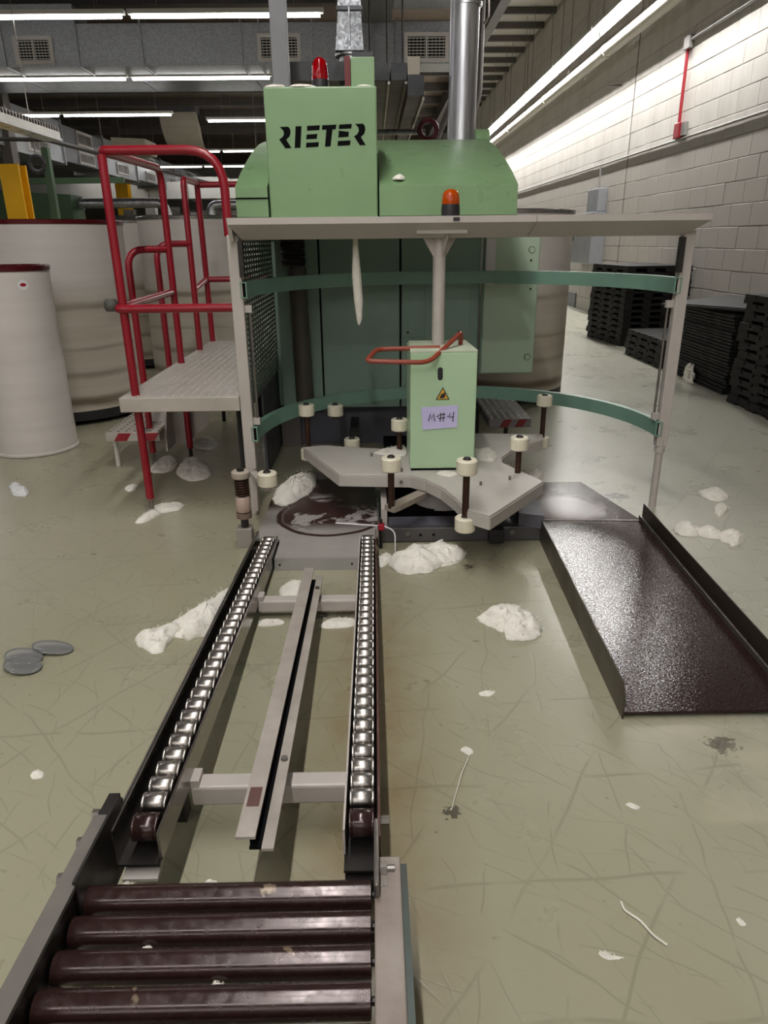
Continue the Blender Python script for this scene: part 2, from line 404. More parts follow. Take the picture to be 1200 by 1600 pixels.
struct('wall_front', MB().box(-18, WX + .3, -15.3, -15, 0, CZ), mat('far_wall_paint', 'a9a49c'))
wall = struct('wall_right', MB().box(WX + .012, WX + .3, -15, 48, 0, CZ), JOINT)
struct('baseboard_right', MB().box(WX - .03, WX + .012, 13.5, 48, 0, .26), mat('baseboard_grey', '77767a', '6a696d', .6))
# painted concrete blocks: the nearest ones each a part, the rest of the wall joined
BL, BH, G = .432, .2155, .005
def block_into(mb, y, z, bl=BL - G, bh=BH - G, x=0.0):
    c = .004
    v = [(x + .03, y, z), (x + .03, y + bl, z), (x + .03, y + bl, z + bh), (x + .03, y, z + bh),
         (x + .004, y, z), (x + .004, y + bl, z), (x + .004, y + bl, z + bh), (x + .004, y, z + bh),
         (x, y + c, z + c), (x, y + bl - c, z + c), (x, y + bl - c, z + bh - c), (x, y + c, z + bh - c)]
    f = [(0, 4, 5, 1), (1, 5, 6, 2), (2, 6, 7, 3), (3, 7, 4, 0), (4, 8, 9, 5), (5, 9, 10, 6), (6, 10, 11, 7), (7, 11, 8, 4), (8, 11, 10, 9)]
    return mb.add(v, [q[::-1] for q in f])
bm = block_into(MB(), 0, 0).mesh('block', BLOCK)
rest = MB(); nb = 0
for row in range(25):
    z = row * BH + G / 2
    if z + BH > CZ: break
    y = 5.35 - (BL / 2 if row % 2 else 0); col = 0
    while y < 34:
        if True:
            if nb < 300 and y < 10.55 and y > 5.0:
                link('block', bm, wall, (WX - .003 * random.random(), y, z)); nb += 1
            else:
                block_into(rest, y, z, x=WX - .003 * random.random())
        y += BL
for row in range(25):   # the wall beside and behind the camera
    y = 5.35 - (BL / 2 if row % 2 else 0) - BL
    while y > -14.5:
        block_into(rest, y, row * BH + G / 2, x=WX); y -= BL
part('control_joint', MB().box(WX - .006, WX + .02, 11.38, 11.405, 0, CZ - .01), mat('joint_sealant', '77716b', '6a645e', .7), wall)
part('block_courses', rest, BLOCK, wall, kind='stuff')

# ------------------------------------------------------------------ lamps
def strip_light(p0, p1, label, lampm, group, tubes=2, hang=True, hood=.1):
    """bare batten: channel, reflector wings and fluorescent tubes"""
    p0, p1 = Vector(p0), Vector(p1); c = (p0 + p1) / 2; d = (p1 - p0).normalized(); s = d.cross(Vector((0, 0, 1)))
    t = thing('strip_light', label, 'strip light', c, group)
    part('housing', MB().bar(p0, p1, .09, .05), WHITEM, t)
    if hood:
        q = MB()
        a, b, u = s * .045, s * (.045 + hood * .35), Vector((0, 0, -.12)); e = s * .004
        q.add([p0 + a, p1 + a, p1 + b + u, p0 + b + u, p0 + a + e, p1 + a + e, p1 + b + u + e, p0 + b + u + e], [(0, 1, 2, 3), (7, 6, 5, 4), (0, 4, 5, 1), (3, 2, 6, 7), (1, 5, 6, 2), (0, 3, 7, 4)])
        part('reflector', q, WHITEM, t)
    for k in range(tubes):
        off = s * ((k - (tubes - 1) / 2) * .055) + Vector((0, 0, -.05))
        part('tube', MB().tube([p0 + off + d * .04, p1 + off - d * .04], .019, 8), lampm, t, True)
    E_ = {'lit_tube_wall': TUBE_WALL, 'lit_tube_conveyor': TUBE_KEY}.get(lampm.name, TUBE_ROW); L_ = (p1 - p0).length
    ld = bpy.data.lights.new('tube_light', 'AREA'); ld.shape = 'RECTANGLE'; ld.size = L_ - .08; ld.size_y = .03 * tubes
    ld.energy = math.pi * E_ * .06 * tubes * L_ * .8; ld.color = (1.0, .985, .955)
    lo = bpy.data.objects.new('tube_light', ld); COL.objects.link(lo); lo.parent = t; lo.location = (0, 0, -.072); lo.rotation_euler.z = math.atan2(d.y, d.x)
    if hang:
        for k in (.15, .85):
            p = p0.lerp(p1, k); part('hanger', MB().tube([p + Vector((0, 0, .02)), (p.x, p.y, CZ)], .005, 5), STEEL, t)
    return t
y = 7.3; k = 0
while y < 30:
    k += 1
    strip_light((3.28, y, 4.05), (3.28, y + 2.36, 4.05), 'lit fluorescent batten along the block wall, %s from its near end' % ORD[k - 1], LAMP_W, 'battens along the block wall')
    y += 2.42
for Y, x0, n, lab in ((-12.8, -8.6, 5, ''), (-9.2, -8.6, 5, ''), (-5.6, -8.6, 5, 'behind the camera'), (-1.9, -9.0, 4, 'row above the conveyor'), (2.1, -9.3, 1, 'above'), (6.2, -9.6, 2, 'x'), (10.3, -10.2, 4, 'foremost'),  # two rearmost rows are unseen, added to brighten the panels under the canopy
                      (13.85, -11.3, 4, 'below'), (17.5, -11.5, 3, 'third'), (18.4, -3.75, 1, 'short'), (24.3, -9.4, 3, 'far'), (29, -11, 4, 'far'), (36, -12, 4, 'far')):
    for i in range(n):
        a = x0 + i * 2.42
        lab = {10.3: 'lit batten in the cross row above the grilled duct', 13.85: 'lit batten in the cross row under the grilled duct',
               17.5: 'lit batten in the cross row beyond the flat duct'}.get(Y, 'lit batten in %s' % {18.4: 'the short line beside the logo box', 24.3: 'the row behind the red handrail', 29: 'the far hall row', 36: 'the farthest hall row', 6.2: 'the overhead row before the duct', 2.1: 'the overhead row beside the conveyor', -1.9: 'the row just behind the camera', -9.2: 'the unseen third row added behind the camera', -12.8: 'the unseen last row added behind the camera'}.get(Y, 'the second row behind the camera'))
        lab += ', %s from the machine side' % ORD[n - i - 1]
        strip_light((a, Y, 3.82), (a + 2.38, Y, 3.82), lab, LAMP_R, 'cross row battens', 2 if Y < 7 else 1, True, 0)
for y0, lab in ((-1.6, 'lit fluorescent batten running lengthwise above the camera position'), (.9, 'lit fluorescent batten running lengthwise above the roller rails')):
    strip_light((-.35, y0, 3.8), (-.35, y0 + 2.38, 3.8), lab, LAMP_K, 'lengthwise battens above the conveyor', 2, True, 0)
# unlit comb-topped batten over the cans
t = thing('strip_light', 'unlit batten with a comb of cooling fins above the white cans', 'strip light', (-4.3, 8.5, 2.6))
part('housing', MB().box(-4.4, -4.2, 6.2, 10.85, 2.52, 2.6), WHITEM, t)
part('diffuser', MB().box(-4.42, -4.18, 6.2, 10.85, 2.49, 2.52), TUBEOFF, t)
q = MB()
for i in range(58): q.box(-4.4, -4.2, 6.24 + i * .08, 6.26 + i * .08, 2.6, 2.66)
part('fin_comb', q, STEEL, t, kind='stuff')
for yy in (6.9, 10.2): part('hanger', MB().tube([(-4.3, yy, 2.6), (-4.3, yy, CZ)], .006, 5), STEEL, t)

# ------------------------------------------------------------------ wall services
t = thing('overhead_pipe', 'thick white insulated pipe running along the block wall beside the battens', 'pipe', (3.5, 15, 3.77))
part('pipe_run', MB().tube([(3.5, 2, 3.77), (3.5, 40, 3.77)], .088, 16), PIPEW, t, True)
for yy in (8.3, 12.1, 16, 20, 24): part('coupling', MB().tube([(3.5, yy, 3.77), (3.5, yy + .12, 3.77)], .098, 16), PIPEW, t, True)
for yy in (10.5, 14.4, 18.2):
    part('hanger', MB().tube([(3.5, yy, 3.85), (3.5, yy, CZ)], .006, 5), STEEL, t)
part('wall_stay', MB().tube([(3.5, 12.0, 3.3), (WX, 12.0, 3.3)], .012, 6), STEEL_D, t)
o = part('wall_conduit', MB().tube([(WX - .025, -2, 2.29), (WX - .025, 40, 2.29)], .015, 8), CONC, None, True)
tag(o, 'long pale conduit clipped along the middle of the block wall', 'conduit')
t = thing('fire_alarm', 'red pull station under a red conduit drop on the block wall', 'alarm', (WX, 9.52, 2.38))
part('pull_box', MB().box(WX - .07, WX, 9.44, 9.60, 2.30, 2.47), ALARM, t, bevel=.01)
part('back_box', MB().box(WX - .045, WX, 9.34, 9.44, 2.32, 2.46), CONC, t)
part('drop_conduit', MB().tube([(WX - .03, 9.55, 2.47), (WX - .03, 9.56, 3.24)], .019, 8), ALARM, t, True, label='red painted conduit drop')
part('junction_box', MB().box(WX - .06, WX, 9.47, 9.63, 3.23, 3.36), CONC, t, bevel=.006)
part('feed_conduit', MB().tube([(WX - .03, 9.47, 3.31), (WX - .03, 3, 3.31)], .017, 8), CONC, t, True)
t = thing('electric_box', 'large grey electrical panel low on the block wall above the pallets', 'electric box', (WX, 12.75, .79))
part('enclosure', MB().box(WX - .22, WX, 12.15, 13.35, .80, 1.58), PANEL, t, bevel=.01)
part('latch', MB().box(WX - .25, WX - .22, 13.2, 13.28, 1.15, 1.22), STEEL_D, t)
t = thing('electric_box', 'narrow grey electrical box mounted above the larger panel', 'electric box', (WX, 12.5, 1.6))
part('enclosure', MB().box(WX - .15, WX, 12.2, 12.8, 1.585, 1.93), PANEL, t, bevel=.01)
part('conduit', MB().tube([(WX - .06, 12.5, 1.93), (WX - .06, 12.5, 2.27)], .015, 8), CONC, t, True)

# ------------------------------------------------------------------ overhead ducts
def grille(parent, face, a0, a1, z0, z1, at, nb=7, nv=10):
    """framed air grille on a duct face: face 'y' looks along -y at depth at, face 'x' looks along +x"""
    def bx(mb, u0, u1, w0, w1, d0, d1):
        if face == 'y': mb.box(u0, u1, at - d1, at - d0, w0, w1)
        else: mb.box(at + d0, at + d1, u0, u1, w0, w1)
        return mb
    fr = MB(); k = .055
    bx(fr, a0, a1, z0, z0 + k, 0, .035); bx(fr, a0, a1, z1 - k, z1, 0, .035); bx(fr, a0, a0 + k, z0 + k, z1 - k, 0, .035); bx(fr, a1 - k, a1, z0 + k, z1 - k, 0, .035)
    f = part('grille', fr, GRILLE, parent)
    part('dark_opening', bx(MB(), a0 + k, a1 - k, z0 + k, z1 - k, .001, .006), VOID, f)
    hb = MB()
    for i in range(nb):
        z = z0 + k + (z1 - z0 - 2 * k) * (i + .5) / nb; bx(hb, a0 + k, a1 - k, z - .006, z + .006, .012, .026)
    part('louvre_blades', hb, GRILLE, f, kind='stuff')
    vb = MB()
    for i in range(nv):
        u = a0 + k + (a1 - a0 - 2 * k) * (i + .5) / nv; bx(vb, u - .003, u + .003, z0 + k, z1 - k, .007, .012)
    bx(vb, (a0 + a1) / 2 - .012, (a0 + a1) / 2 + .012, z0 + k, z1 - k, .02, .034)
    part('cross_vanes', vb, GRILLE, f, kind='stuff')

t = thing('air_duct', 'wide galvanised duct with three framed grilles crossing above the machine', 'duct', (-2, 13.5, 3.79))
xs = [-9, -7.4, -5.7, -4.55, -3.55, -2.0, -1.72, -.9, -.35, .1, .42, 1.36]
for a, b in zip(xs, xs[1:]):
    top = 4.62 if b < -4 else 4.36
    part('duct_section', MB().box(a + .006, b - .006, 13.0, 13.6, 3.79, top), GALV, t)
for a in xs[1:-1]: part('seam_flange', MB().box(a - .012, a + .012, 12.97, 13.62, 3.77, 4.40), GALV, t)
grille(t, 'y', -5.53, -4.93, 3.82, 4.20, 13.0); grille(t, 'y', -1.75, -1.08, 3.83, 4.21, 13.0); grille(t, 'y', .54, 1.24, 3.81, 4.21, 13.0)
t = thing('air_duct', 'dark duct trunk lying flat beyond the lit cross row', 'duct', (-4, 16, 3.7))
for i in range(5): part('duct_section', MB().box(-11 + i * 2.2, -8.82 + i * 2.2, 14.6, 17.0, 4.12, 4.7), ZINC_D, t)
t = thing('air_duct', 'pale flat duct end high above the round flue', 'duct', (.9, 12, 4.5))
part('duct_section', MB().box(.36, 1.5, 11.4, 12.6, 4.42, 4.9), GALV, t); part('flange', MB().box(.3, 1.55, 11.36, 11.42, 4.33, 4.46), ZINC_D, t)
part('suspended_unit', MB().box(-.15, .33, 11.2, 12.4, 4.2, 5.0), BLACK, t)
t = thing('air_duct', 'long galvanised duct with paired grilles running away over the cans', 'duct', (-8.3, 26, 3.2))
for i in range(9):
    a = 14.2 + i * 3.0; part('duct_section', MB().box(-8.7, -7.8, a + .01, a + 2.98, 3.1 if i % 2 else 3.16, 4.05 if i % 2 else 4.0), ZINC_D if i == 2 else GALV, t)
    part('seam_flange', MB().box(-8.74, -7.76, a - .025, a + .025, 3.06, 4.1), GALV, t)
    for (z0, z1) in ((3.62, 3.98), (3.18, 3.5)):
        grille(t, 'x', a + 1.0, a + 2.1, z0, z1, -7.8, 6, 8)
part('flared_hood', MB().prism([(-7.8, 24.0), (-6.9, 24.4), (-6.9, 25.6), (-7.8, 26.0)], 3.75, 4.15), CREAMDUCT, t)
t = thing('curved_duct', 'dark swan-neck duct with a pale underside curving up behind the red handrail', 'duct', (-6.2, 26, 3.4))
q = MB(); n = 10
for i in range(n):
    a0, a1 = R(90 * i / n), R(90 * (i + 1) / n)
    f = lambda a, r: (27.5 - r * math.sin(a), 4.2 + (r * (1 - math.cos(a))) * .9)
    p = [f(a0, 1.15), f(a1, 1.15), f(a1, .55), f(a0, .55)]
    q.xprism([(a, b) for a, b in p], -6.9, -5.7)
part('elbow', q, CREAMDUCT, t)
part('riser', MB().box(-6.9, -5.7, 26.3, 26.95, 5.15, 5.46), ZINC_D, t)
t = thing('air_duct', 'bright white duct sections spanning the hall behind the yellow columns', 'duct', (-9, 30, 2.6))
for i in range(8): part('duct_section', MB().box(-16 + i * 1.5, -14.53 + i * 1.5, 29.8, 30.6, 2.75, 3.5 - .08 * (i % 3)), WHITEM, t)
t = thing('silver_pipe', 'bent silver suction pipe above the green machines at the back', 'pipe', (-7, 23, 1.9))
part('pipe_run', MB().tube(fillet([(-8.2, 22, 2.24), (-6.4, 22, 2.24), (-5.9, 22, 2.24), (-5.75, 22.0, 1.6)], .25), .13, 14), TIN, t, True)
part('end_flange', MB().tube([(-8.22, 22, 2.24), (-8.16, 22, 2.24)], .17, 14), TIN, t, True)
part('pipe_run', MB().tube(fillet([(-4.9, 23.5, 1.7), (-4.9, 23.5, 2.25), (-1.9, 23.5, 2.25)], .25), .13, 14), TIN, t, True)
for xx, yy in ((-7.4, 22), (-3.4, 23.5)): part('hanger', MB().tube([(xx, yy, 2.3), (xx, yy, CZ)], .012, 6), STEEL, t)
t = thing('carding_machine', 'dark green tapered machine hood behind the big white can', 'machine', (-9, 21, 0))
part('body', MB().box(-13, -8.3, 21.4, 23, 0, 1.75), DARKG, t)
part('tapered_hood', MB().yprism([(-12.5, 1.75), (-8.3, 1.75), (-8.3, 2.45), (-9.2, 2.5), (-12.5, 2.75)], 21.5, 22.4), DARKG, t)
t = thing('carding_machine', 'low dark green machine under the silver pipe', 'machine', (-6, 24, 0))
part('body', MB().box(-8.2, -2.2, 24.2, 26, 0, 1.85), DARKG, t); part('top_rail', MB().box(-8.2, -2.2, 24.1, 24.25, 1.85, 2.0), STEEL, t)
for i in range(8): part('fitting', MB().box(-7.8 + i * .7, -7.5 + i * .7, 24.3, 24.6, 1.85, 2.05 + .2 * random.random()), WHITEM if i % 2 else STEEL, t)
t = thing('carding_machine', 'far dark machine row seen beside the hood', 'machine', (-4, 32, 0))
part('body', MB().box(-9, -2.5, 32, 34, 0, 2.2), DARKG, t); part('control_box', MB().box(-4.6, -3.7, 31.7, 32, 1.7, 2.6), BLACK, t)
part('guard', MB().box(-7.5, -5.2, 31.8, 32, 1.9, 2.4), STEEL, t)
t = thing('steel_column', 'yellow painted column nearest the white cans', 'column', (-7.8, 17, 0))
part('shaft', MB().prism([(-8.0, 17), (-7.58, 17), (-7.58, 17.05), (-7.76, 17.05), (-7.76, 17.35), (-7.58, 17.35), (-7.58, 17.4), (-8.0, 17.4), (-8.0, 17.35), (-7.82, 17.35), (-7.82, 17.05), (-8.0, 17.05)], 0, 2.8), YELLOW, t)
part('upper_shaft', MB().box(-7.9, -7.68, 17.05, 17.35, 2.8, CZ), BEAM, t)
t = thing('steel_column', 'yellow painted column farther away behind the red handrail', 'column', (-9.3, 30, 0))
part('shaft', MB().prism([(-9.5, 29), (-9.05, 29), (-9.05, 29.06), (-9.24, 29.06), (-9.24, 29.34), (-9.05, 29.34), (-9.05, 29.4), (-9.5, 29.4), (-9.5, 29.34), (-9.31, 29.34), (-9.31, 29.06), (-9.5, 29.06)], 0, 3.3), YELLOW, t)
part('upper_shaft', MB().box(-9.4, -9.15, 29.1, 29.3, 3.3, CZ), BEAM, t)
o = part('support_post', MB().box(-7.0, -6.86, 16.9, 17.04, 0, 3.1), DARKG); tag(o, 'thin dark green post beside the near yellow column', 'post')
o = part('green_beam', MB().box(-14, -6, 19, 19.12, 2.55, 2.68), DARKG); tag(o, 'thin dark green beam crossing behind the near yellow column', 'beam')
# travelling-cleaner rail and its cord rings
t = thing('track_rail', 'thin dark rail carrying cord rings above the big white can', 'rail', (-5, 11, 2.25))
part('rail', MB().tube([(-7.4, 12.1, 2.72), (-4.9, 12.1, 2.66), (-3.4, 16.5, 2.35)], .03, 8), STEEL_D, t, True)
for (x, z, lab) in ((-6.05, 2.45, 'black cord ring with a red core'), (-5.1, 2.33, 'black cord ring')):
    ring = [(x + .11 * math.cos(a), 12.1, z + .11 * math.sin(a)) for a in [2 * math.pi * i / 20 for i in range(21)]]
    rg = part('cord_ring', MB().tube(ring, .035, 8, False), BLACK, t, True, label=lab)
    part('ring_hook', MB().tube([(x, 12.1, z + .14), (x, 12.1, z + .3)], .012, 6), STEEL, rg)
part('ring_core', MB().tube([(-6.05, 12.06, 2.45), (-6.05, 12.14, 2.45)], .06, 12), ALARM, t, True)

# round flue, square transition duct and upright post behind the machine
t = thing('round_flue', 'shiny round spiral duct rising behind the green hood', 'duct', (.56, 4.75, 1.7))
part('pipe', MB().tube([(.54, 4.78, 1.6), (.567, 4.78, CZ)], .083, 28), TIN, t, True)
for z in (2.43, 3.6): part('joint_band', MB().tube([(.553, 4.78, z), (.553, 4.78, z + .018)], .089, 28), TIN, t, True)
part('hose_clip', MB().tube(fillet([(.64, 4.75, 2.5), (.67, 4.72, 2.5), (.675, 4.72, 2.36), (.65, 4.74, 2.34)], .03), .007, 6), STEEL, t, True)
t = thing('transition_duct', 'galvanised square duct narrowing over the red beacon', 'duct', (-.13, 5.6, 2.2))
part('upper_box', MB().box(-.205, -.055, 5.5, 5.66, 2.61, CZ), GALV, t)
q = MB(); a = [(-.205, 5.5), (-.055, 5.5), (-.055, 5.66), (-.205, 5.66)]; b = [(-.225, 5.46), (-.04, 5.46), (-.04, 5.70), (-.225, 5.70)]
q.add([(x, y, 2.37) for x, y in b] + [(x, y, 2.61) for x, y in a], [(3, 2, 1, 0), (4, 5, 6, 7)] + [(i, (i + 1) % 4, 4 + (i + 1) % 4, 4 + i) for i in range(4)])
part('taper', q, GALV, t); part('flange', MB().box(-.215, -.045, 5.48, 5.68, 2.60, 2.622), ZINC_D, t)
part('rib', MB().box(-.136, -.126, 5.45, 5.50, 2.37, 2.61), GALV, t)
part('collar', MB().lathe([(.10, 0), (.10, .02), (.075, .03), (.075, .3)], (-.13, 5.58, 2.07), 20), TIN, t, True)
part('collar_ring', MB().lathe([(.105, 0), (.105, .015)], (-.13, 5.58, 2.355), 24), TIN, t, True)
o = part('support_post', MB().box(-.535, -.445, 4.5, 4.58, 1.5, CZ), mat('post_grey_paint', '85858a', '77777c', .5), None, bevel=.004)
tag(o, 'square grey upright post rising behind the logo box', 'post')
# channels of the overhead transport running away above the hood
t = thing('cable_channel_rack', 'bundle of brown channels running away above the hood', 'rack', (0, 8, 2.2))
for (x0, x1, z0, z1, y0) in ((-.56, -.33, 2.20, 2.31, 5.5), (-.30, -.12, 2.20, 2.31, 5.5), (.03, .13, 2.20, 2.30, 5.5), (.14, .245, 2.20, 2.30, 5.5), (.25, .36, 2.10, 2.22, 5.45)):
    c = part('channel', MB().box(x0, x1, y0, 10.5, z0, z1), CABLETRAY, t)
    part('end_cap', MB().box(x0, x1, y0 - .02, y0, z0, z1), TRAYEND, c)
    part('edge_rail', MB().box(x1 - .012, x1 + .004, y0, 10.5, z0 - .02, z0), STEEL, c)
part('pale_block', MB().box(.25, .33, 5.45, 5.9, 2.225, 2.33), CREAMDUCT, t)
for x in (.0, .18, .34): part('drop_rod', MB().tube([(x, 8.6, 2.2), (x, 8.6, CZ)], .01, 6), STEEL_D, t)
t = thing('valve_pipe', 'silver pipe with a red hand wheel behind the hood', 'pipe', (.3, 6.6, 1.9))
part('pipe_run', MB().tube([(-.1, 6.6, 2.03), (.45, 6.6, 2.03)], .022, 10), TIN, t, True)
part('stem', MB().tube([(.0, 6.58, 2.03), (.0, 6.58, 2.12)], .02, 8), STEEL_D, t)
ring = [(.47 + .07 * math.cos(a), 6.56, 2.04 + .07 * math.sin(a)) for a in [2 * math.pi * i / 16 for i in range(17)]]
part('hand_wheel', MB().tube(ring, .022, 8, False), mat('dark_red_wheel', '5c1420', '47101a', .5), t, True)
t = thing('drain_pipes', 'cluster of dark pipes standing behind the round flue', 'pipe', (.8, 9, 1.5))
for (x, yy, r_) in ((.72, 9.3, .04), (.88, 9.5, .06), (1.05, 9.8, .04)): part('pipe', MB().tube(fillet([(x, yy, 1.3), (x, yy, 2.2), (x + .25, yy - .1, 2.75), (x + .25, yy - .1, 5.45)], .2), r_, 10), BEAM, t, True)

# ------------------------------------------------------------------ the can-changing machine
M = thing('spinning_machine', 'large green textile machine with canopy, curved hood and dark teal panels', 'machine', (.1, 4.6, 0))
part('body_core', MB().box(-.56, .60, 4.34, 5.25, .25, 1.25), VOID, M)
seams = [-.56, -.47, -.308, .157, .618]
for a, b in zip(seams, seams[1:]): part('body_panel', MB().box(a + .005, b - .005, 4.29, 4.34, .245, 1.255), TEAL, M, bevel=.004)
part('side_panel', MB().box(.60, .625, 4.345, 5.25, .25, 1.25), TEAL, M); part('side_panel', MB().box(-.585, -.56, 4.345, 5.25, .25, 1.25), TEAL, M)
p = part('inspection_plate', MB().box(.165, .56, 4.284, 4.29, .66, .99), TEAL, M, bevel=.003)
for (x, z) in ((.20, .69), (.50, .69)): part('screw', MB().tube([(x, 4.284, z), (x, 4.279, z)], .007, 8), STEEL_D, p)
part('inspection_plate', MB().box(.30, .56, 4.280, 4.284, .30, 1.02), TEAL, M, bevel=.002)
part('plinth', MB().box(-.52, .60, 4.36, 5.25, 0, .245), GREY_D, M)
part('plinth_corner', MB().box(-.58, -.46, 4.30, 4.36, 0, .243), mat('plinth_brown_grey', '6a6460', '59534f', .5), M)
part('gap_shade_panel', MB().box(-.60, -.587, 3.72, 5.2, 0, .495), GREY_D, M)  # dark panel added to stand in for the shade in the gap under the deck
# dark stain-brown drain tube with wrapped joint in the corner
d = part('corner_pipe', MB().tube([(-.415, 4.2, .30), (-.425, 4.2, 1.06)], .052, 14), mat('corner_pipe_brown', '57524a', '48433c', .5, vs=6), M, True)
q = MB()
for i in range(7): q.lathe([(.062 + .008 * (i % 2), 0), (.07, .012), (.062, .024)], (-.44, 4.17, 1.07 + i * .02), 14)
part('foil_wrap', q, STEEL_D, d, True)
# open door plate on the near side
D = part('door_panel', MB().box(.632, .942, 4.24, 4.265, .45, 1.22), TEAL_L, M, bevel=.008, label='light green door plate with two round locks')
part('door_rim', MB().box(.626, .946, 4.262, 4.285, .445, 1.225), TEAL, D)
for (x, z) in ((.895, 1.14), (.905, .545)):
    part('lock', MB().tube([(x, 4.24, z), (x, 4.234, z)], .016, 16), TEAL_L, D); part('lock_ring', MB().tube([(x, 4.2395, z), (x, 4.238, z)], .019, 16), VOID, D)
for (x, z) in ((.893, 1.085), (.9, .93)): part('screw', MB().tube([(x, 4.24, z), (x, 4.235, z)], .006, 8), STEEL_D, D)
part('paper_label', MB().box(.637, .69, 4.236, 4.24, .955, 1.2), PAPERW, D, label='blank white paper strip')
# canopy
part('canopy_sheet', MB().box(-.575, .66, 3.075, 4.92, 1.262, 1.287), GREY, M)
sec = [(3.05, 1.262), (3.05, 1.287), (3.10, 1.287), (3.10, 1.262), (3.15, 1.212), (3.135, 1.205)]
q = MB(); n = len(sec)
def fasc(x0t, x0b, x1t, x1b):
    x0 = [x0t if z > 1.25 else x0b for (_, z) in sec]; x1 = [x1t if z > 1.25 else x1b for (_, z) in sec]
    v = [(x0[i], *sec[i]) for i in range(n)] + [(x1[i], *sec[i]) for i in range(n)]
    return MB().add(v, [tuple(range(n)), tuple(range(n, 2 * n))[::-1]] + [((i + 1) % n, i, n + i, n + (i + 1) % n) for i in range(n)])
part('canopy_fascia', fasc(-.575, -.535, .655, .635), GREY, M, label='mitred grey fascia under the hood')
part('canopy_fascia', fasc(.658, .640, 1.36, 1.29), GREY, M)
part('canopy_rear_bar', MB().box(.66, 1.34, 3.10, 3.16, 1.25, 1.285), GREY, M)
part('canopy_side_trim', MB().add([(-.58, 3.05, 1.287), (-.58, 4.4, 1.287), (-.58, 4.4, 1.20), (-.58, 3.10, 1.20), (-.565, 3.05, 1.287), (-.565, 4.4, 1.287), (-.565, 4.4, 1.20), (-.565, 3.10, 1.20)],
     [(0, 1, 2, 3), (7, 6, 5, 4), (0, 4, 5, 1), (1, 5, 6, 2), (2, 6, 7, 3), (3, 7, 4, 0)]), GREY, M)
part('maker_plate', MB().box(.322, .348, 3.046, 3.05, 1.268, 1.281), BLACK, M)
# curved hood, two lengths either side of the logo box
prof = [(3.42, 1.287), (3.40, 1.30), (3.40, 1.42), (3.55, 1.482), (3.72, 1.54), (3.9, 1.595), (4.06, 1.64), (4.23, 1.68), (4.4, 1.71), (4.55, 1.732), (4.7, 1.748), (4.92, 1.757), (4.92, 1.287)]
part('hood', MB().xprism(prof, .033, .640), GREEN, M, True, ang=20, label='long curved green hood')
part('hood', MB().xprism(prof, -.595, -.455), GREEN, M, True, ang=20)
part('hood_seam', MB().box(-.596, -.455, 3.396, 3.402, 1.372, 1.378), VOID, M)
part('hood_floor', MB().box(-.45, .033, 3.9, 4.92, 1.287, 1.60), GREEN, M)
part('hood_end_knob', MB().tube([(.60, 4.6, 1.74), (.68, 4.6, 1.74)], .05, 16), GREEN, M, True)
# logo box
B = part('logo_box', MB().box(-.447, .026, 3.40, 3.88, 1.29, 1.80), GREEN, M, bevel=.006, label='green box carrying black stencil lettering')
LET = [[(190, 680), (255, 678), (268, 695), (272, 720), (262, 752), (235, 778), (272, 843), (225, 845), (180, 775), (205, 760), (219, 738), (217, 708)],
       [(312, 676), (358, 675), (342, 841), (297, 843)],
       [(402, 674), (500, 670), (495, 706), (399, 710)], [(395, 740), (478, 735), (472, 772), (390, 776)], [(390, 803), (487, 799), (482, 835), (385, 839)],
       [(518, 670), (628, 666), (622, 700), (597, 701), (577, 832), (533, 835), (549, 703), (514, 704)],
       [(650, 666), (747, 661), (742, 695), (645, 699)], [(645, 712), (722, 722), (719, 759), (640, 764)], [(636, 792), (734, 787), (729, 825), (631, 829)],
       [(772, 662), (835, 660), (848, 680), (851, 705), (841, 738), (813, 762), (852, 824), (806, 826), (762, 756), (785, 743), (800, 718), (797, 688)]]
for L in LET:
    pts = [(-.447 + (cx - 78) * .000548, 1.796 - (cy - 385) * .000492) for cx, cy in L]
    part('letter', MB().yprism(pts, 3.3985, 3.401), VOID, B)
# guard rails: two half rings of open rectangular tube
def ring_rail(z0, z1, cx=.372, cy=3.13, r=.918, th=.028, n=44):
    q = MB(); w_ = .004
    for i in range(n + 1):
        a = math.pi - math.pi * i / n; c, s_ = math.cos(a), math.sin(a)
        for (rr, z) in ((r + th / 2, z0), (r + th / 2, z1), (r - th / 2, z1), (r - th / 2, z0), (r + th / 2 - w_, z0 + w_), (r + th / 2 - w_, z1 - w_), (r - th / 2 + w_, z1 - w_), (r - th / 2 + w_, z0 + w_)):
            q.v.append((cx + rr * c, cy + rr * s_, z))
    for i in range(n):
        o_, p_ = i * 8, (i + 1) * 8
        for k in range(4):
            k2 = (k + 1) % 4; q.f.append((o_ + k, o_ + k2, p_ + k2, p_ + k)); q.f.append((o_ + 4 + k2, o_ + 4 + k, p_ + 4 + k, p_ + 4 + k2))
    for o_ in (0, n * 8):
        for k in range(4): q.f.append((o_ + k, o_ + (k + 1) % 4, o_ + 4 + (k + 1) % 4, o_ + 4 + k))
    return q
for z0, z1 in ((.975, 1.04), (.352, .418)):
    g = part('guard_rail', ring_rail(z0, z1), RAILG, M, True, label='half ring of green rectangular tube')
    for x in (-.546, 1.29): part('open_end', MB().box(x - .009, x + .009, 3.14, 3.16, z0 + .005, z1 - .005), VOID, g)
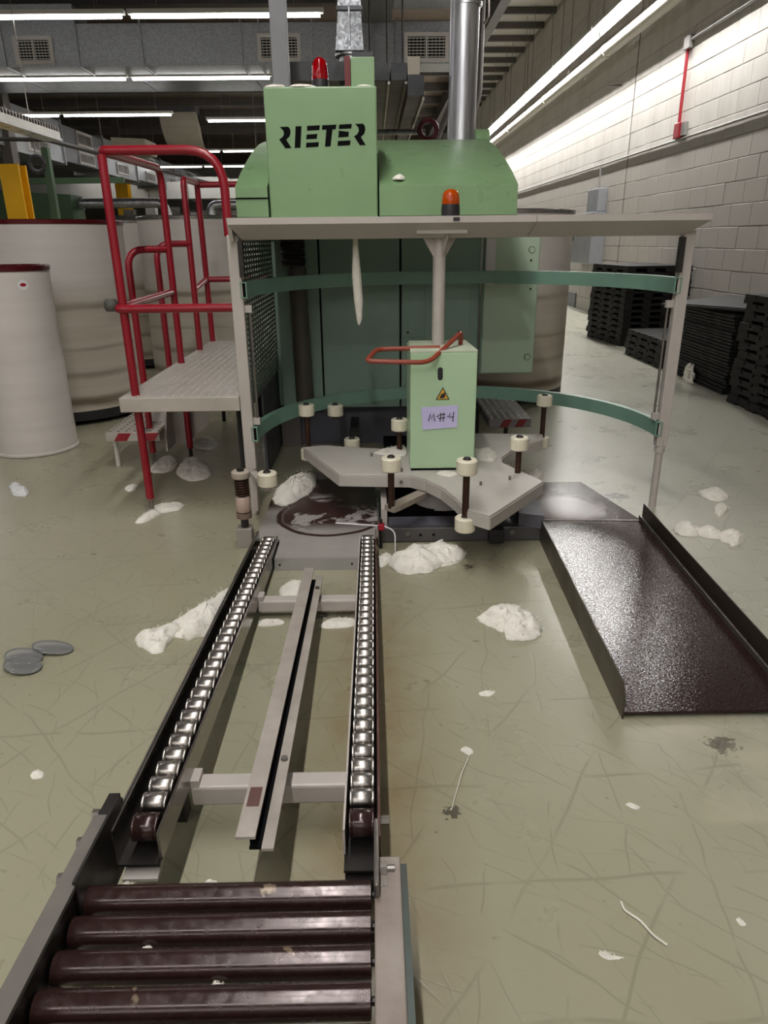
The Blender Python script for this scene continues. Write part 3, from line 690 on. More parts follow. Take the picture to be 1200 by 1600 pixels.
# front posts
def front_post(x, zmid, side):
    p_ = part('frame_post', MB().box(x - .025, x + .025, 3.135, 3.18, zmid, 1.225), GREY, M, bevel=.004)
    part('lower_leg', MB().tube([(x, 3.157, .0), (x, 3.157, zmid + .02)], .017, 12), GREY, p_, True)
    part('collar', MB().tube([(x, 3.157, zmid - .03), (x, 3.157, zmid + .03)], .024, 12), GREY, p_, True)
    part('tension_rod', MB().tube([(x + side * .045, 3.16, .45), (x + side * .045, 3.16, .93)], .006, 8), STEEL, p_, True)
    for z in (.44, .93): part('rod_lug', MB().box(min(x, x + side * .055), max(x, x + side * .055), 3.15, 3.17, z - .015, z + .015), GREY, p_)
    part('latch_block', MB().box(x + side * .03 - .01, x + side * .03 + .01, 3.12, 3.15, 1.06, 1.20), STEEL_D, p_)
    return p_
front_post(-.575, .22, 1); front_post(1.315, .30, -1)
# perforated side guard
q = MB(); Y0, Y1, Z0, Z1 = 3.20, 4.26, .50, 1.20
ny, nz = 15, 30
for i in range(ny + 1):
    a = Y0 + (Y1 - Y0) * i / ny; q.box(-.572, -.570, a - .020, a + .020, Z0, Z1)
for j in range(nz + 1):
    a = Z0 + (Z1 - Z0) * j / nz; q.box(-.5722, -.5698, Y0, Y1, a - .007, a + .007)
P_ = part('perforated_guard', q, mat('perforated_steel', '7a877e', '6b776f', .45, .2), M, label='perforated steel side guard', kind='stuff')
part('guard_frame', MB().box(-.576, -.566, 3.19, 3.21, .36, 1.2).box(-.576, -.566, 3.19, 4.26, .49, .505), STEEL, M)
part('latch_plate', MB().box(-.566, -.555, 3.20, 3.23, .40, .56), STEEL, M)
# column with flared head between canopy and cabinet
c = part('hanging_column', MB().tube([(.281, 3.18, .73), (.281, 3.18, 1.25)], .027, 16), GREY, M, True)
q = MB()
for a in range(4):
    dx, dy = math.cos(R(90 * a + 20)), math.sin(R(90 * a + 20)); s_ = Vector((-dy, dx, 0)) * .003; b = Vector((.281, 3.18, 0))
    pts = [Vector((dx * .02, dy * .02, 1.12)), Vector((dx * .075, dy * .075, 1.205)), Vector((dx * .075, dy * .075, 1.222)), Vector((dx * .02, dy * .02, 1.222))]
    q.add([b + p + s_ for p in pts] + [b + p - s_ for p in pts], [(0, 1, 2, 3), (7, 6, 5, 4), (0, 4, 5, 1), (1, 5, 6, 2), (2, 6, 7, 3), (3, 7, 4, 0)])
part('gusset', q, GREY, c); part('head_plate', MB().box(.18, .385, 3.09, 3.27, 1.222, 1.236), GREY, c)
part('strap_bracket', MB().box(.11, .455, 3.12, 3.24, 1.236, 1.262), STEEL_D, M)
# sliver hanging from the canopy
o = part('hanging_sliver', MB().tube([(-.072, 3.28, 1.262), (-.074, 3.28, 1.17), (-.072, 3.28, 1.05), (-.066, 3.28, .95), (-.064, 3.28, .87), (-.066, 3.28, .845)], [.008, .013, .021, .02, .013, .004], 10), COTTON, None, True)
tag(o, 'grey-white cotton sliver hanging from the canopy', 'cotton sliver')
# base frame between conveyor and chute
t = thing('base_frame', 'dark low base beam on the floor beneath the turntable', 'machine base', (.35, 2.8, 0))
fb = part('front_beam', MB().box(.012, .70, 2.765, 2.80, .004, .066), mat('base_beam_grey', '5f5c5c', '4c4a4a', .42, .3, vs=4), t, bevel=.003)
for x in (.13, .57): part('bolt', hexbolt(MB(), (x, 2.765, .045), (0, -1, 0), .013, .01), STEEL, fb)
for x in (.185, .24): part('bolt_hole', MB().tube([(x, 2.765, .035), (x, 2.7635, .035)], .006, 8), VOID, fb)
part('beam_ledge', MB().box(.012, .70, 2.80, 2.9, .05, .066), GREY_D, t)
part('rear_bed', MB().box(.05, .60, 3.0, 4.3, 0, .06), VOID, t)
part('end_bracket', MB().prism([(.60, 2.78), (.70, 2.75), (.72, 2.92), (.62, 3.0)], .06, .12), GREY_D, t)
part('caster_bracket', MB().box(.47, .53, 2.72, 2.765, .01, .07), BLACK, t)
part('hub_cone', MB().lathe([(.14, .055), (.12, .09), (.07, .20), (.06, .205)], (.31, 3.13, 0), 20), GREY, t, True)
part('side_web', MB().box(.02, .045, 2.80, 3.1, .0, .14), GREY, t)

# ------------------------------------------------------------------ turntable
T = thing('turntable', 'grey three-armed star turntable with white guide rollers', 'turntable', (.33, 3.33, .14))
ct = Vector((.33, 3.33, 0)); sect = [(-.707, .278), (-.50, -.19), (-.175, -.221), (-.106, -.28), (-.043, -.39), (.003, -.533), (.03, -.67)]
poly = []
for k in range(3):
    a = R(120 * k); poly += [(ct.x + x * math.cos(a) - y_ * math.sin(a), ct.y + x * math.sin(a) + y_ * math.cos(a)) for x, y_ in sect]
ST = part('star_plate', MB().prism(poly, .176, .19), STAR, T, bevel=.003)
q = MB(); n = len(poly)
inner = poly
for i in range(n):
    p0, p1 = Vector((*poly[i], .155)), Vector((*poly[(i + 1) % n], .155)); q.bar(p0, p1, .006, .05)
part('skirt', q, STAR, T)
q = MB()
for (x, y_) in ((-.02, 3.42), (.12, 3.16), (.505, 3.45), (.46, 2.95), (.60, 3.02)): q.lathe([(.006, 0), (.006, .016), (.003, .018)], (x, y_, .19), 8)
part('pins', q, STEEL, T, kind='stuff')
for (x, y_) in ((.06, 3.113), (.115, 3.108)): part('skirt_bolt', hexbolt(MB(), (x, y_ - .003, .158), (0, -1, 0), .008, .006), STEEL, T)
def roller_mesh(r_=.042, h=.06): return MB().lathe([(r_ - .006, 0), (r_, .005), (r_, h - .005), (r_ - .005, h), (.018, h), (.016, h - .004)], (0, 0, 0), 28).mesh('guide_roller', NYLON, True)
RM = roller_mesh(); CAPM = MB().lathe([(.017, 0), (.017, .005), (.012, .012), (.004, .014)], (0, 0, 0), 14).mesh('bolt_cap', STEEL_D, True)
def groller(x, y_, z, parent):
    r_ = link('guide_roller', RM, parent, (x, y_, z)); c_ = link('bolt_cap', CAPM, r_, (0, 0, .056)); c_.matrix_parent_inverse = Matrix.Identity(4); return r_
for (x, y_, zu, zl) in ((-.362, 3.70, .335, .095), (.358, 2.665, .335, .093), (.935, 3.86, .335, .10)):
    part('roller_post', MB().tube([(x, y_, zl + .02), (x, y_, zu + .02)], .014, 12), RUSTROD, T, True)
    groller(x, y_, zu, T); groller(x, y_, zl, T)
for (x, y_, zu, z0) in ((.064, 2.86, .29, .125), (.655, 3.12, .30, .10), (.122, 3.50, .30, .18)):
    part('roller_post', MB().tube([(x, y_, z0), (x, y_, zu + .02)], .014, 12), RUSTROD, T, True); groller(x, y_, zu, T)
part('roller_bracket', MB().prism([(.035, 2.875), (.075, 2.835), (.10, 2.86), (.225, 3.02), (.19, 3.06), (.06, 2.90)], .108, .132), mat('bracket_dusty', '9b8f83', '857a6f', .6), T)
part('roller_bracket', MB().prism([(.625, 3.09), (.685, 3.09), (.60, 3.36), (.55, 3.36)], .085, .105), STEEL_D, T)

T.location = (.3104, 3.1322, .203); T.scale = (.94, .94, .94)

# guide rollers fixed around the turntable
t = thing('guide_rollers_bracket', 'pair of pale guide rollers on brackets against the machine plinth', 'roller bracket', (-.18, 4.1, .1))
groller(-.21, 3.71, .33, t); groller(-.123, 3.62, .17, t)
part('bracket', MB().box(-.23, -.19, 3.71, 4.3, .315, .33).box(-.148, -.098, 3.62, 4.36, .155, .17), STEEL_D, t)
t = thing('entry_roller', 'white guide roller on a bracket beside the conveyor entry', 'roller bracket', (-.455, 2.88, .1))
groller(-.462, 2.88, .225, t)
part('bracket', MB().bar((-.56, 3.10, .21), (-.462, 2.88, .21), .03, .02), GREY, t); part('bracket_post', MB().box(-.562, -.548, 3.09, 3.14, .03, .2), GREY, t)
t = thing('spring_stop', 'spring-loaded stop post with a pale disc top beside the conveyor end', 'stop post', (-.55, 2.76, 0))
part('base_block', MB().box(-.585, -.52, 2.735, 2.79, 0, .085), mat('stop_block', '9a948d', '857f78', .5), t, bevel=.004)
part('rod', MB().tube([(-.55, 2.763, .08), (-.55, 2.763, .31)], .016, 12), BLACK, t, True)
part('sleeve', MB().lathe([(.028, .0), (.03, .004), (.03, .06), (.026, .066)], (-.55, 2.763, .155), 18), PINKISH, t, True)
part('collar', MB().lathe([(.032, 0), (.032, .022)], (-.55, 2.763, .128), 18), mat('collar_rust', '7d6a5d', '5a4639', .6, vs=20), t, True)
hx = [(-.55 + .025 * math.cos(a), 2.763 + .025 * math.sin(a), .225 + .075 * a / (2 * math.pi * 7)) for a in [2 * math.pi * i / 12 for i in range(85)]]
part('spring', MB().tube(hx, .005, 6), RUSTROD, t, True)
part('top_disc', MB().lathe([(.036, 0), (.038, .004), (.038, .024), (.034, .028)], (-.55, 2.763, .302), 22), mat('dusty_disc', 'b3a79a', '9a8e82', .6), t, True)
part('nut', hexbolt(MB(), (-.55, 2.763, .33), (0, 0, 1), .016, .01), STEEL_D, t)

# ------------------------------------------------------------------ pedestal cabinet
t = thing('pedestal_cabinet', 'pale green control cabinet with a red-brown handle standing on the turntable', 'cabinet', (.31, 3.34, .19))
bx_ = part('cabinet_body', MB().box(.160, .458, 3.17, 3.52, .20, .735), GREEN_L, t, bevel=.005)
part('base_gap', MB().box(.165, .453, 3.175, 3.515, .19, .20), VOID, t)
part('top_cover', MB().prism([(.160, 3.17), (.458, 3.17), (.445, 3.52), (.168, 3.52)], .735, .742), PATCH, t)
part('lock_slot', MB().yprism([(.293 + .012 * math.cos(a) + 0, .641 + (.017 if math.sin(a) > 0 else -.017) + .012 * math.sin(a)) for a in [2 * math.pi * i / 16 for i in range(16)]], 3.1685, 3.171), BLACK, t)
wt = part('warning_triangle', MB().yprism([(.275, .525), (.337, .525), (.306, .582)], 3.1675, 3.17), BLACK, t, label='yellow warning triangle with a hand symbol')
part('yellow_field', MB().yprism([(.2815, .5285), (.3305, .5285), (.306, .5745)], 3.1665, 3.1676), mat('sign_amber', 'd9a63a', 'cf9b32', .5), wt)
part('hand_symbol', MB().yprism([(.292, .533), (.306, .532), (.314, .535), (.318, .545), (.317, .556), (.312, .559), (.311, .549), (.308, .557), (.304, .556), (.304, .547), (.300, .552), (.296, .549), (.299, .542), (.292, .541)], 3.1655, 3.1666), BLACK, wt)
nt = part('paper_note', MB().yprism([(.209, .491), (.376, .500), (.374, .398), (.216, .386)], 3.1655, 3.1675), NOTE, t, label='lilac paper note with handwriting')
def ink(pts, r_=.0021):
    q = [(x, 3.1648, z) for x, z in pts]; part('ink_stroke', MB().tube(q, r_, 5), BLACK, nt)
ix, iz, s_ = .243, .427, .052
ink([(ix, iz), (ix + .008, iz + .034), (ix + .013, iz + .012), (ix + .024, iz + .036), (ix + .027, iz + .004), (ix + .032, iz + .001)])
ink([(ix + .034, iz + .022), (ix + .047, iz + .024)])
for dz in (.029, .013): ink([(ix + .044, iz + dz), (ix + .077, iz + dz + .003)])
for dx in (.053, .066): ink([(ix + dx + .003, iz + .039), (ix + dx, iz - .002)])
ink([(ix + .084, iz + .022), (ix + .092, iz + .023)])
ink([(ix + .098, iz + .036), (ix + .094, iz + .018), (ix + .116, iz + .020)]); ink([(ix + .114, iz + .042), (ix + .111, iz - .004)])
part('handle', MB().tube(fillet([(.402, 3.36, .742), (.402, 3.34, .80), (.235, 3.10, .702), (-.035, 3.10, .712), (.012, 3.27, .738), (.30, 3.27, .742)], [.02, .05, .03, .04]), .0105, 10), HANDLE, t, True, label='bent red-brown push handle')
t.location = (.2916, 3.1416, .250); t.scale = (.94, .94, .94)

# beacons and the small box on top of the logo box
def beacon(x, y_, z, r_, hb, hl, lens, label):
    t = thing('warning_beacon', label, 'beacon', (x, y_, z))
    part('base', MB().lathe([(r_ * 1.06, 0), (r_ * 1.06, hb * .6), (r_ * 1.0, hb)], (x, y_, z), 22), BLACK, t, True)
    prof = [(r_, 0), (r_ * 1.02, hl * .15), (r_ * .98, hl * .45)] + [(r_ * .95 * math.cos(a), hl * .55 + hl * .45 * math.sin(a)) for a in [R(9 * i) for i in range(10)]] + [(.001, hl)]
    part('lens', MB().lathe(prof, (x, y_, z + hb), 24), lens, t, True)
    part('reflector', MB().lathe([(r_ * .55, 0), (r_ * .5, hl * .35), (r_ * .2, hl * .6)], (x, y_, z + hb), 12), STEEL, t, True)
beacon(.322, 3.16, 1.288, .036, .045, .058, LENS_O, 'amber rotating beacon on a black base at the canopy edge')
beacon(-.212, 3.47, 1.80, .034, .035, .085, LENS_R, 'red beacon on top of the green logo box')
t = thing('switch_box', 'small green box with a dark red side plate on the logo box', 'box', (-.03, 3.52, 1.80))
part('enclosure', MB().box(-.081, .019, 3.45, 3.60, 1.80, 1.915), GREEN, t, bevel=.003)
part('lid', MB().box(-.075, .012, 3.46, 3.60, 1.915, 1.935), TRAYEND, t)
part('red_plate', MB().box(-.107, -.083, 3.46, 3.60, 1.80, 1.92), mat('dark_red_plate', '6d1418', '571013', .5), t)

# ------------------------------------------------------------------ conveyors (they fall gently towards the machine)
def zt(y_): return .22 - .0736 * (y_ - 1.02)
def sbox(mb, x0, x1, y0, y1, h0, h1):
    a, b = zt(y0), zt(y1)
    return mb.add([(x0, y0, a + h0), (x1, y0, a + h0), (x1, y1, b + h0), (x0, y1, b + h0), (x0, y0, a + h1), (x1, y0, a + h1), (x1, y1, b + h1), (x0, y1, b + h1)],
                  [(3, 2, 1, 0), (4, 5, 6, 7), (0, 1, 5, 4), (1, 2, 6, 5), (2, 3, 7, 6), (3, 0, 4, 7)])
t = thing('gravity_conveyor', 'two-rail gravity conveyor with short steel rollers leading to the machine', 'conveyor', (-.24, 1.85, 0))
la = part('rail', sbox(MB(), -.484, -.480, .985, 2.68, -.085, 0), RAILM, t, label='dark outer rail wall')
part('rail_lip', sbox(MB(), -.487, -.478, .985, 2.68, -.004, 0), STEEL, la)
part('rail_floor', sbox(MB(), -.480, -.404, .985, 2.68, -.085, -.08), STEEL_D, la)
part('rail_inner_wall', sbox(MB(), -.408, -.403, 1.0, 2.68, -.085, -.022), RAILM, la)
ra = part('rail', sbox(MB(), -.006, -.001, .96, 2.68, -.085, 0), BROWNWEB, t, label='brown outer rail wall')
part('rail_floor', sbox(MB(), -.068, -.006, .96, 2.68, -.085, -.08), STEEL_D, ra)
part('rail_inner_wall', sbox(MB(), -.070, -.066, 1.0, 2.68, -.085, -.022), GREY, ra)
def short_roller(L_):
    r_ = .0215
    mb = MB(); n = 16; prof = [(-L_ / 2, r_ * .8), (-L_ / 2 + .001, r_ * .97), (-L_ / 2 + .004, r_), (-L_ / 2 + .006, r_ * .93), (-L_ / 2 + .008, r_), (L_ / 2 - .008, r_), (L_ / 2 - .006, r_ * .93), (L_ / 2 - .004, r_), (L_ / 2 - .001, r_ * .97), (L_ / 2, r_ * .8)]
    for (x, r2) in prof:
        for k in range(n): a = 2 * math.pi * k / n; mb.v.append((x, r2 * math.cos(a), r2 * math.sin(a)))
    for i in range(len(prof) - 1):
        for k in range(n): mb.f.append((i * n + k, i * n + (k + 1) % n, (i + 1) * n + (k + 1) % n, (i + 1) * n + k))
    mb.f.append(tuple(range(n))); mb.f.append(tuple(range((len(prof) - 1) * n, len(prof) * n))[::-1])
    return mb
rlm = [short_roller(.048).mesh('roller', CHROME, True, 60)]
for i in range(34):
    y_ = 1.045 + i * (2.64 - 1.045) / 33
    for x in (-.437, -.036):
        o = link('roller', rlm[0], t, (x, y_, zt(y_) - .033))
        if i == 0: o.scale = (1, 1.18, 1.18); o.data = o.data.copy(); o.data.materials[0] = ROLLER; o.location.y = 1.035; o.location.z -= .004
        pass
    if i % 3 == 0:
        for x in (-.4805, -.0005):
            pass
part('rail_end_plate', sbox(MB(), -.49, -.484, .93, 1.06, -.12, .012), STEEL_D, t)
part('rail_end_step', MB().add([(-.472, .975, .118), (-.408, .975, .118), (-.408, 1.015, .128), (-.472, 1.015, .128), (-.472, .975, .112), (-.408, .975, .112), (-.408, 1.015, .12), (-.472, 1.015, .12)],
     [(0, 1, 2, 3), (7, 6, 5, 4), (0, 4, 5, 1), (1, 5, 6, 2), (2, 6, 7, 3), (3, 7, 4, 0)]), GREY, t)
part('rail_end_step', MB().box(-.066, -.004, .955, 1.0, .10, .128), STEEL_D, t)
for (y0, z0, z1, dp) in ((1.205, .068, .118, .045), (2.13, .025, .068, .045)):
    c = part('cross_beam', MB().box(-.404, -.070, y0, y0 + dp, z0, z1), GREY, t, bevel=.006)
    part('end_lug', MB().box(-.404, -.385, y0 + .002, y0 + dp - .002, z1, z1 + .015), GREY, c)
g = part('guide_bar', sbox(MB(), -.262, -.226, .985, 2.31, -.026, -.020), mat('worn_guide_paint', 'aaa29a', '8a8078', .45, vs=10), t, label='long centre guide bar with chipped paint')
part('guide_flange', sbox(MB(), -.214, -.192, .97, 2.27, -.040, -.034), mat('worn_guide_paint', 'aaa29a'), g)
part('guide_web', sbox(MB(), -.240, -.236, 1.0, 2.30, -.06, -.026), VOID, g)
part('guide_web', sbox(MB(), -.240, -.20, .99, 2.27, -.055, -.050), VOID, g)
part('paint_chip', sbox(MB(), -.256, -.232, 1.065, 1.12, -.0205, -.0195), mat('chip_brown', '4a2b2a', '5d3d38', .6), g)
for y_ in (1.225, 2.15): part('guide_bolt', hexbolt(MB(), (-.203, y_, zt(y_) - .034), (0, 0, 1), .008, .006), STEEL, g)
for x, y_ in ((-.45, 1.25), (-.035, 1.25), (-.45, 2.2), (-.035, 2.2)):
    part('leg', MB().box(x - .02, x + .02, y_ - .02, y_ + .02, 0, zt(y_) - .08), STEEL_D, t)
for y_, h in ((1.02, -.02), (1.05, -.045)): part('bolt', hexbolt(MB(), (-.001, y_, zt(y_) + h), (1, 0, 0), .008, .016), STEEL, t)

t = thing('roller_conveyor', 'conveyor section of long dark brown rollers in the foreground', 'conveyor', (-.24, .6, 0))
fl = part('side_frame', sbox(MB(), -.507, -.487, .2, 1.06, -.10, .022), STEEL_D, t)
part('frame_lip', sbox(MB(), -.512, -.482, .2, 1.0, .016, .024), mat('lip_grey', '6f6a64', '57534e', .5), fl)
part('splice_plate', sbox(MB(), -.486, -.481, .84, 1.04, -.09, .03), STEEL_D, fl)
for y_ in (.87, .95, 1.02): part('bolt', hexbolt(MB(), (-.512, y_, zt(y_) + .008), (-1, 0, 0), .009, .012), STEEL, fl)
fr = part('side_frame', sbox(MB(), -.012, .032, .2, .935, -.13, -.022), mat('frame_worn_paint', '9a9089', '6f5f55', .5, vs=9), t, bevel=.003)
part('side_strip', sbox(MB(), .032, .043, .2, .925, -.12, -.03), mat('dark_edge_strip', '3a3a38', '4d5a55', .5, vs=6), fr)
part('splice_plate', sbox(MB(), -.013, -.004, .845, 1.0, -.09, .006), STEEL, fr, bevel=.004)
for y_, h in ((.875, -.03), (.905, -.02)):
    b_ = part('bolt', MB().tube([(-.004, y_, zt(y_) + h), (.022, y_, zt(y_) + h)], .006, 8), STEEL, fr); part('nut', hexbolt(MB(), (-.002, y_, zt(y_) + h), (1, 0, 0), .012, .011), STEEL, b_)
for i in range(9):
    y_ = .868 - i * .0612; z = zt(y_) - .040; q = MB(); n = 28
    q.tube([(-.484, y_, z), (-.483, y_, z), (-.472, y_, z), (-.47, y_, z), (-.018, y_, z), (-.017, y_, z)], [.019, .0225, .0235, .0235, .0235, .021], n)
    r_ = part('long_roller', q, ROLLER, t, True, ang=50)
    part('axle', MB().tube([(-.49, y_, z), (-.006, y_, z)], .006, 8), STEEL_D, r_)
for y_ in (.25, .92):
    for x in (-.497, .01): part('leg', MB().box(x - .018, x + .018, y_ - .02, y_ + .02, 0, zt(y_) - .10), STEEL_D, t)
    part('tie_bar', MB().box(-.497, .01, y_ - .012, y_ + .012, .03, .055), STEEL_D, t)

# entry plate where cans slide off the conveyor
t = thing('entry_plate', 'grey steel entry plate with a dark worn ring between conveyor and turntable', 'plate', (-.2, 3.0, 0))
part('sheet', MB().prism([(-.398, 2.515), (-.072, 2.515), (-.072, 2.70), (.006, 2.72), (.006, 3.0), (-.02, 3.62), (-.42, 3.62), (-.50, 3.35), (-.50, 2.72), (-.398, 2.70)], .040, .05), PLATE, t)
lp = part('front_lip', MB().box(-.398, -.072, 2.508, 2.516, 0, .05), mat('lip_zinc', 'b5b2b0', '9c9996', .35, .4, vs=8), t)
for x in (-.378, -.098): part('rivet', MB().tube([(x, 2.508, .026), (x, 2.505, .026)], .004, 8), VOID, lp)
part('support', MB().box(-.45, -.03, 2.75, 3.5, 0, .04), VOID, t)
part('edge_strip', MB().box(.004, .010, 2.70, 3.05, .02, .115), STEEL, t)

# sensor clamp with a pale rod beside the rail
t = thing('sensor_clamp', 'small red clamp holding a thin white rod over the entry plate', 'clamp', (.02, 2.70, 0))
part('stand', MB().tube([(.018, 2.71, 0), (.018, 2.71, .13)], .006, 8), STEEL_D, t, True)
part('clamp_body', MB().box(.006, .032, 2.695, 2.725, .085, .112), ALARM, t, bevel=.004)
part('rod', MB().tube([(-.17, 2.74, .105), (.02, 2.71, .10)], .0035, 8), PAPERW, t, True)
part('cable', MB().tube(fillet([(.03, 2.71, .10), (.075, 2.68, .09), (.075, 2.66, .0)], .03), .003, 6), PAPERW, t, True)

# ------------------------------------------------------------------ discharge chute
t = thing('discharge_chute', 'dark glossy steel floor chute with low side walls', 'chute', (.92, 2.3, 0))
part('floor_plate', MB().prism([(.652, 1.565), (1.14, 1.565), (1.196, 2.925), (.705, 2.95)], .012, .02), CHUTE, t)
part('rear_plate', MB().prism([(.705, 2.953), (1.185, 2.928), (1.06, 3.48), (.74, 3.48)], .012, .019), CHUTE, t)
part('joint_bead', MB().bar((.715, 2.951, .021), (1.175, 2.926, .021), .006, .004), STEEL, t)
WALLM = mat('chute_wall_steel', '4d443d', '40382f', .35, .5, vs=3)
def chute_wall(x0, y0, x1, y1, h0, h1, th=.004):
    q = MB(); d_ = Vector((x1 - x0, y1 - y0, 0)).normalized(); s_ = Vector((d_.y, -d_.x, 0)) * th / 2
    pts = [Vector((x0, y0, .0)), Vector((x1, y1, .0)), Vector((x1, y1, h1)), Vector((x0, y0, h0)) + d_ * .03, Vector((x0, y0, h0 - .03))]
    n = 5; return q.add([p + s_ for p in pts] + [p - s_ for p in pts], [tuple(range(n)), tuple(range(n, 2 * n))[::-1]] + [((i + 1) % n, i, n + i, n + (i + 1) % n) for i in range(n)])
wl = part('side_wall', chute_wall(.648, 1.562, .70, 2.97, .10, .10), WALLM, t)
for y_ in (2.86, 2.93): part('bolt', hexbolt(MB(), (.696, y_, .06), (-1, 0, 0), .009, .008), STEEL, wl)
wr = part('side_wall', chute_wall(1.135, 1.40, 1.20, 2.97, .085, .085), WALLM, t)
part('wall_ledge', MB().bar((1.108, 1.40, .028), (1.180, 2.95, .028), .008, .02), STEEL, wr)

# ------------------------------------------------------------------ work platform
t = thing('work_platform', 'grey dimpled work platform with red tubular handrails', 'platform', (-.86, 4.1, 0))
part('deck', MB().box(-1.13, -.60, 3.12, 4.42, .495, .56), DECKM, t, bevel=.004)
part('deck', MB().box(-1.13, -.60, 4.425, 5.02, .495, .56), DECKM, t, bevel=.004)
q = MB()
for i in range(13):
    for j in range(46):
        x, y_ = -1.10 + i * .04, 3.15 + j * .0405 + (.02 if i % 2 else 0)
        if y_ > 5.0: continue
        q.add([(x - .005, y_ - .005, .56), (x + .005, y_ - .005, .56), (x + .005, y_ + .005, .56), (x - .005, y_ + .005, .56), (x, y_, .564)], [(0, 1, 4), (1, 2, 4), (2, 3, 4), (3, 0, 4)])
part('dimples', q, mat('dimple_bare_metal', 'd8d4cc', 'bfb9b0', .3, .3), t, kind='stuff')
rr = .0185
def rail(pts, rad=.06): return part('handrail', MB().tube(fillet(pts, rad), rr, 12), RED, t, True)
rail([(-.60, 3.19, 1.22), (-.60, 3.19, 1.545), (-1.083, 3.19, 1.545), (-1.093, 4.08, 1.555), (-1.093, 4.08, .56)], [.15, .035, .08])
p1 = part('post', MB().tube([(-1.068, 3.178, .07), (-1.08, 3.185, 1.53)], rr, 12), RED, t, True)
part('foot', MB().tube([(-1.068, 3.178, 0), (-1.068, 3.178, .08)], .012, 10), STEEL, p1, True)
rail([(-.60, 3.165, .935), (-1.095, 3.165, .935), (-1.10, 4.08, .945)], .02)
p2 = part('post', MB().tube([(-1.098, 4.085, .06), (-1.095, 4.085, .50)], rr, 12), RED, t, True); part('foot', MB().tube([(-1.098, 4.085, 0), (-1.098, 4.085, .07)], .011, 8), STEEL_D, p2)
rail([(-1.105, 4.6, .56), (-1.105, 4.6, 1.545), (-1.115, 5.0, 1.55), (-1.11, 5.01, .56)], [.04, .02])
rail([(-1.10, 5.01, 1.54), (-.6, 5.03, 1.545)])
rail([(-1.105, 4.6, .925), (-1.115, 5.0, .965), (-.62, 5.03, .965)], .03)
for y_, y2, z in ((3.965, 4.08, 1.165), (4.50, 4.6, 1.19)):
    rail([(-1.282, y_, .07), (-1.282, y_, z), (-1.10, y2, z)], .09)
part('foot', MB().tube([(-1.282, 3.965, 0), (-1.282, 3.965, .08)], .011, 8), STEEL, t)
part('knot', MB().lathe([(.022, 0), (.03, .015), (.028, .04), (.02, .05)], (-1.125, 3.18, .925), 12), mat('black_tape', '3a3835', '55524d', .7, vs=30), t, True)
s = part('step', MB().box(-1.50, -1.20, 3.86, 4.62, .165, .215), DECKM, t, bevel=.003, label='lower step with red and white striped edge')
for i in range(2):
    x = -1.455 + i * .155; part('red_stripe', MB().yprism([(x, .168), (x + .07, .168), (x + .10, .212), (x + .03, .212)], 3.857, 3.861), RED, s)
q = MB()
for i in range(7):
    for j in range(15):
        x, y_ = -1.48 + i * .045, 3.89 + j * .05
        q.add([(x - .007, y_ - .007, .215), (x + .007, y_ - .007, .215), (x + .007, y_ + .007, .215), (x - .007, y_ + .007, .215), (x, y_, .221)], [(0, 1, 4), (1, 2, 4), (2, 3, 4), (3, 0, 4)])
part('dimples', q, mat('dimple_dark', '5b5751', '6b665f', .5), s, kind='stuff')
for (x, y_) in ((-1.48, 3.94), (-1.48, 4.58)): part('step_leg', MB().tube([(x, y_, 0), (x, y_, .165)], .013, 10), PVC, s, True)
part('side_bracket', MB().xprism([(3.95, .08), (4.5, .08), (4.55, .16), (4.55, .49), (4.1, .49), (3.95, .165)], -1.20, -1.19), GREY, t)
part('front_bracket', MB().yprism([(-1.38, .08), (-1.12, .08), (-.98, .20), (-.98, .49), (-1.12, .49), (-1.38, .165)], 4.12, 4.128), GREY, t)
for (x, y_) in ((-.66, 4.3), (-.78, 4.75), (-.64, 3.3), (-1.08, 5.0)): part('leg', MB().tube([(x, y_, 0), (x, y_, .5)], .014, 8), BLACK, t, True)

# striped step on the other side of the turntable
t = thing('machine_step', 'dark dimpled step with red and grey striped edge beside the turntable', 'step', (.76, 4.2, 0))
part('tread', MB().box(.64, .878, 3.90, 4.24, .205, .255).box(.64, .878, 4.24, 4.62, .205, .255), mat('tread_grey', '6d6a68', '5c5957', .5, .2), t, bevel=.003)
for i in range(2):
    x = .70 + i * .085; part('red_stripe', MB().yprism([(x, .208), (x + .045, .208), (x + .07, .252), (x + .025, .252)], 3.897, 3.901), mat('dark_red_stripe', '6d1418', '5a1015', .5), t)
q = MB()
for i in range(6):
    for j in range(15):
        x, y_ = .66 + i * .04, 3.92 + j * .045
        q.add([(x - .006, y_ - .006, .255), (x + .006, y_ - .006, .255), (x + .006, y_ + .006, .255), (x - .006, y_ + .006, .255), (x, y_, .261)], [(0, 1, 4), (1, 2, 4), (2, 3, 4), (3, 0, 4)])
part('dimples', q, mat('dimple_bare_metal', 'd8d4cc'), t, kind='stuff')
for (x, y_) in ((.66, 4.5), (.85, 4.5)): part('leg', MB().box(x - .012, x + .012, y_ - .012, y_ + .012, 0, .205), STEEL_D, t)

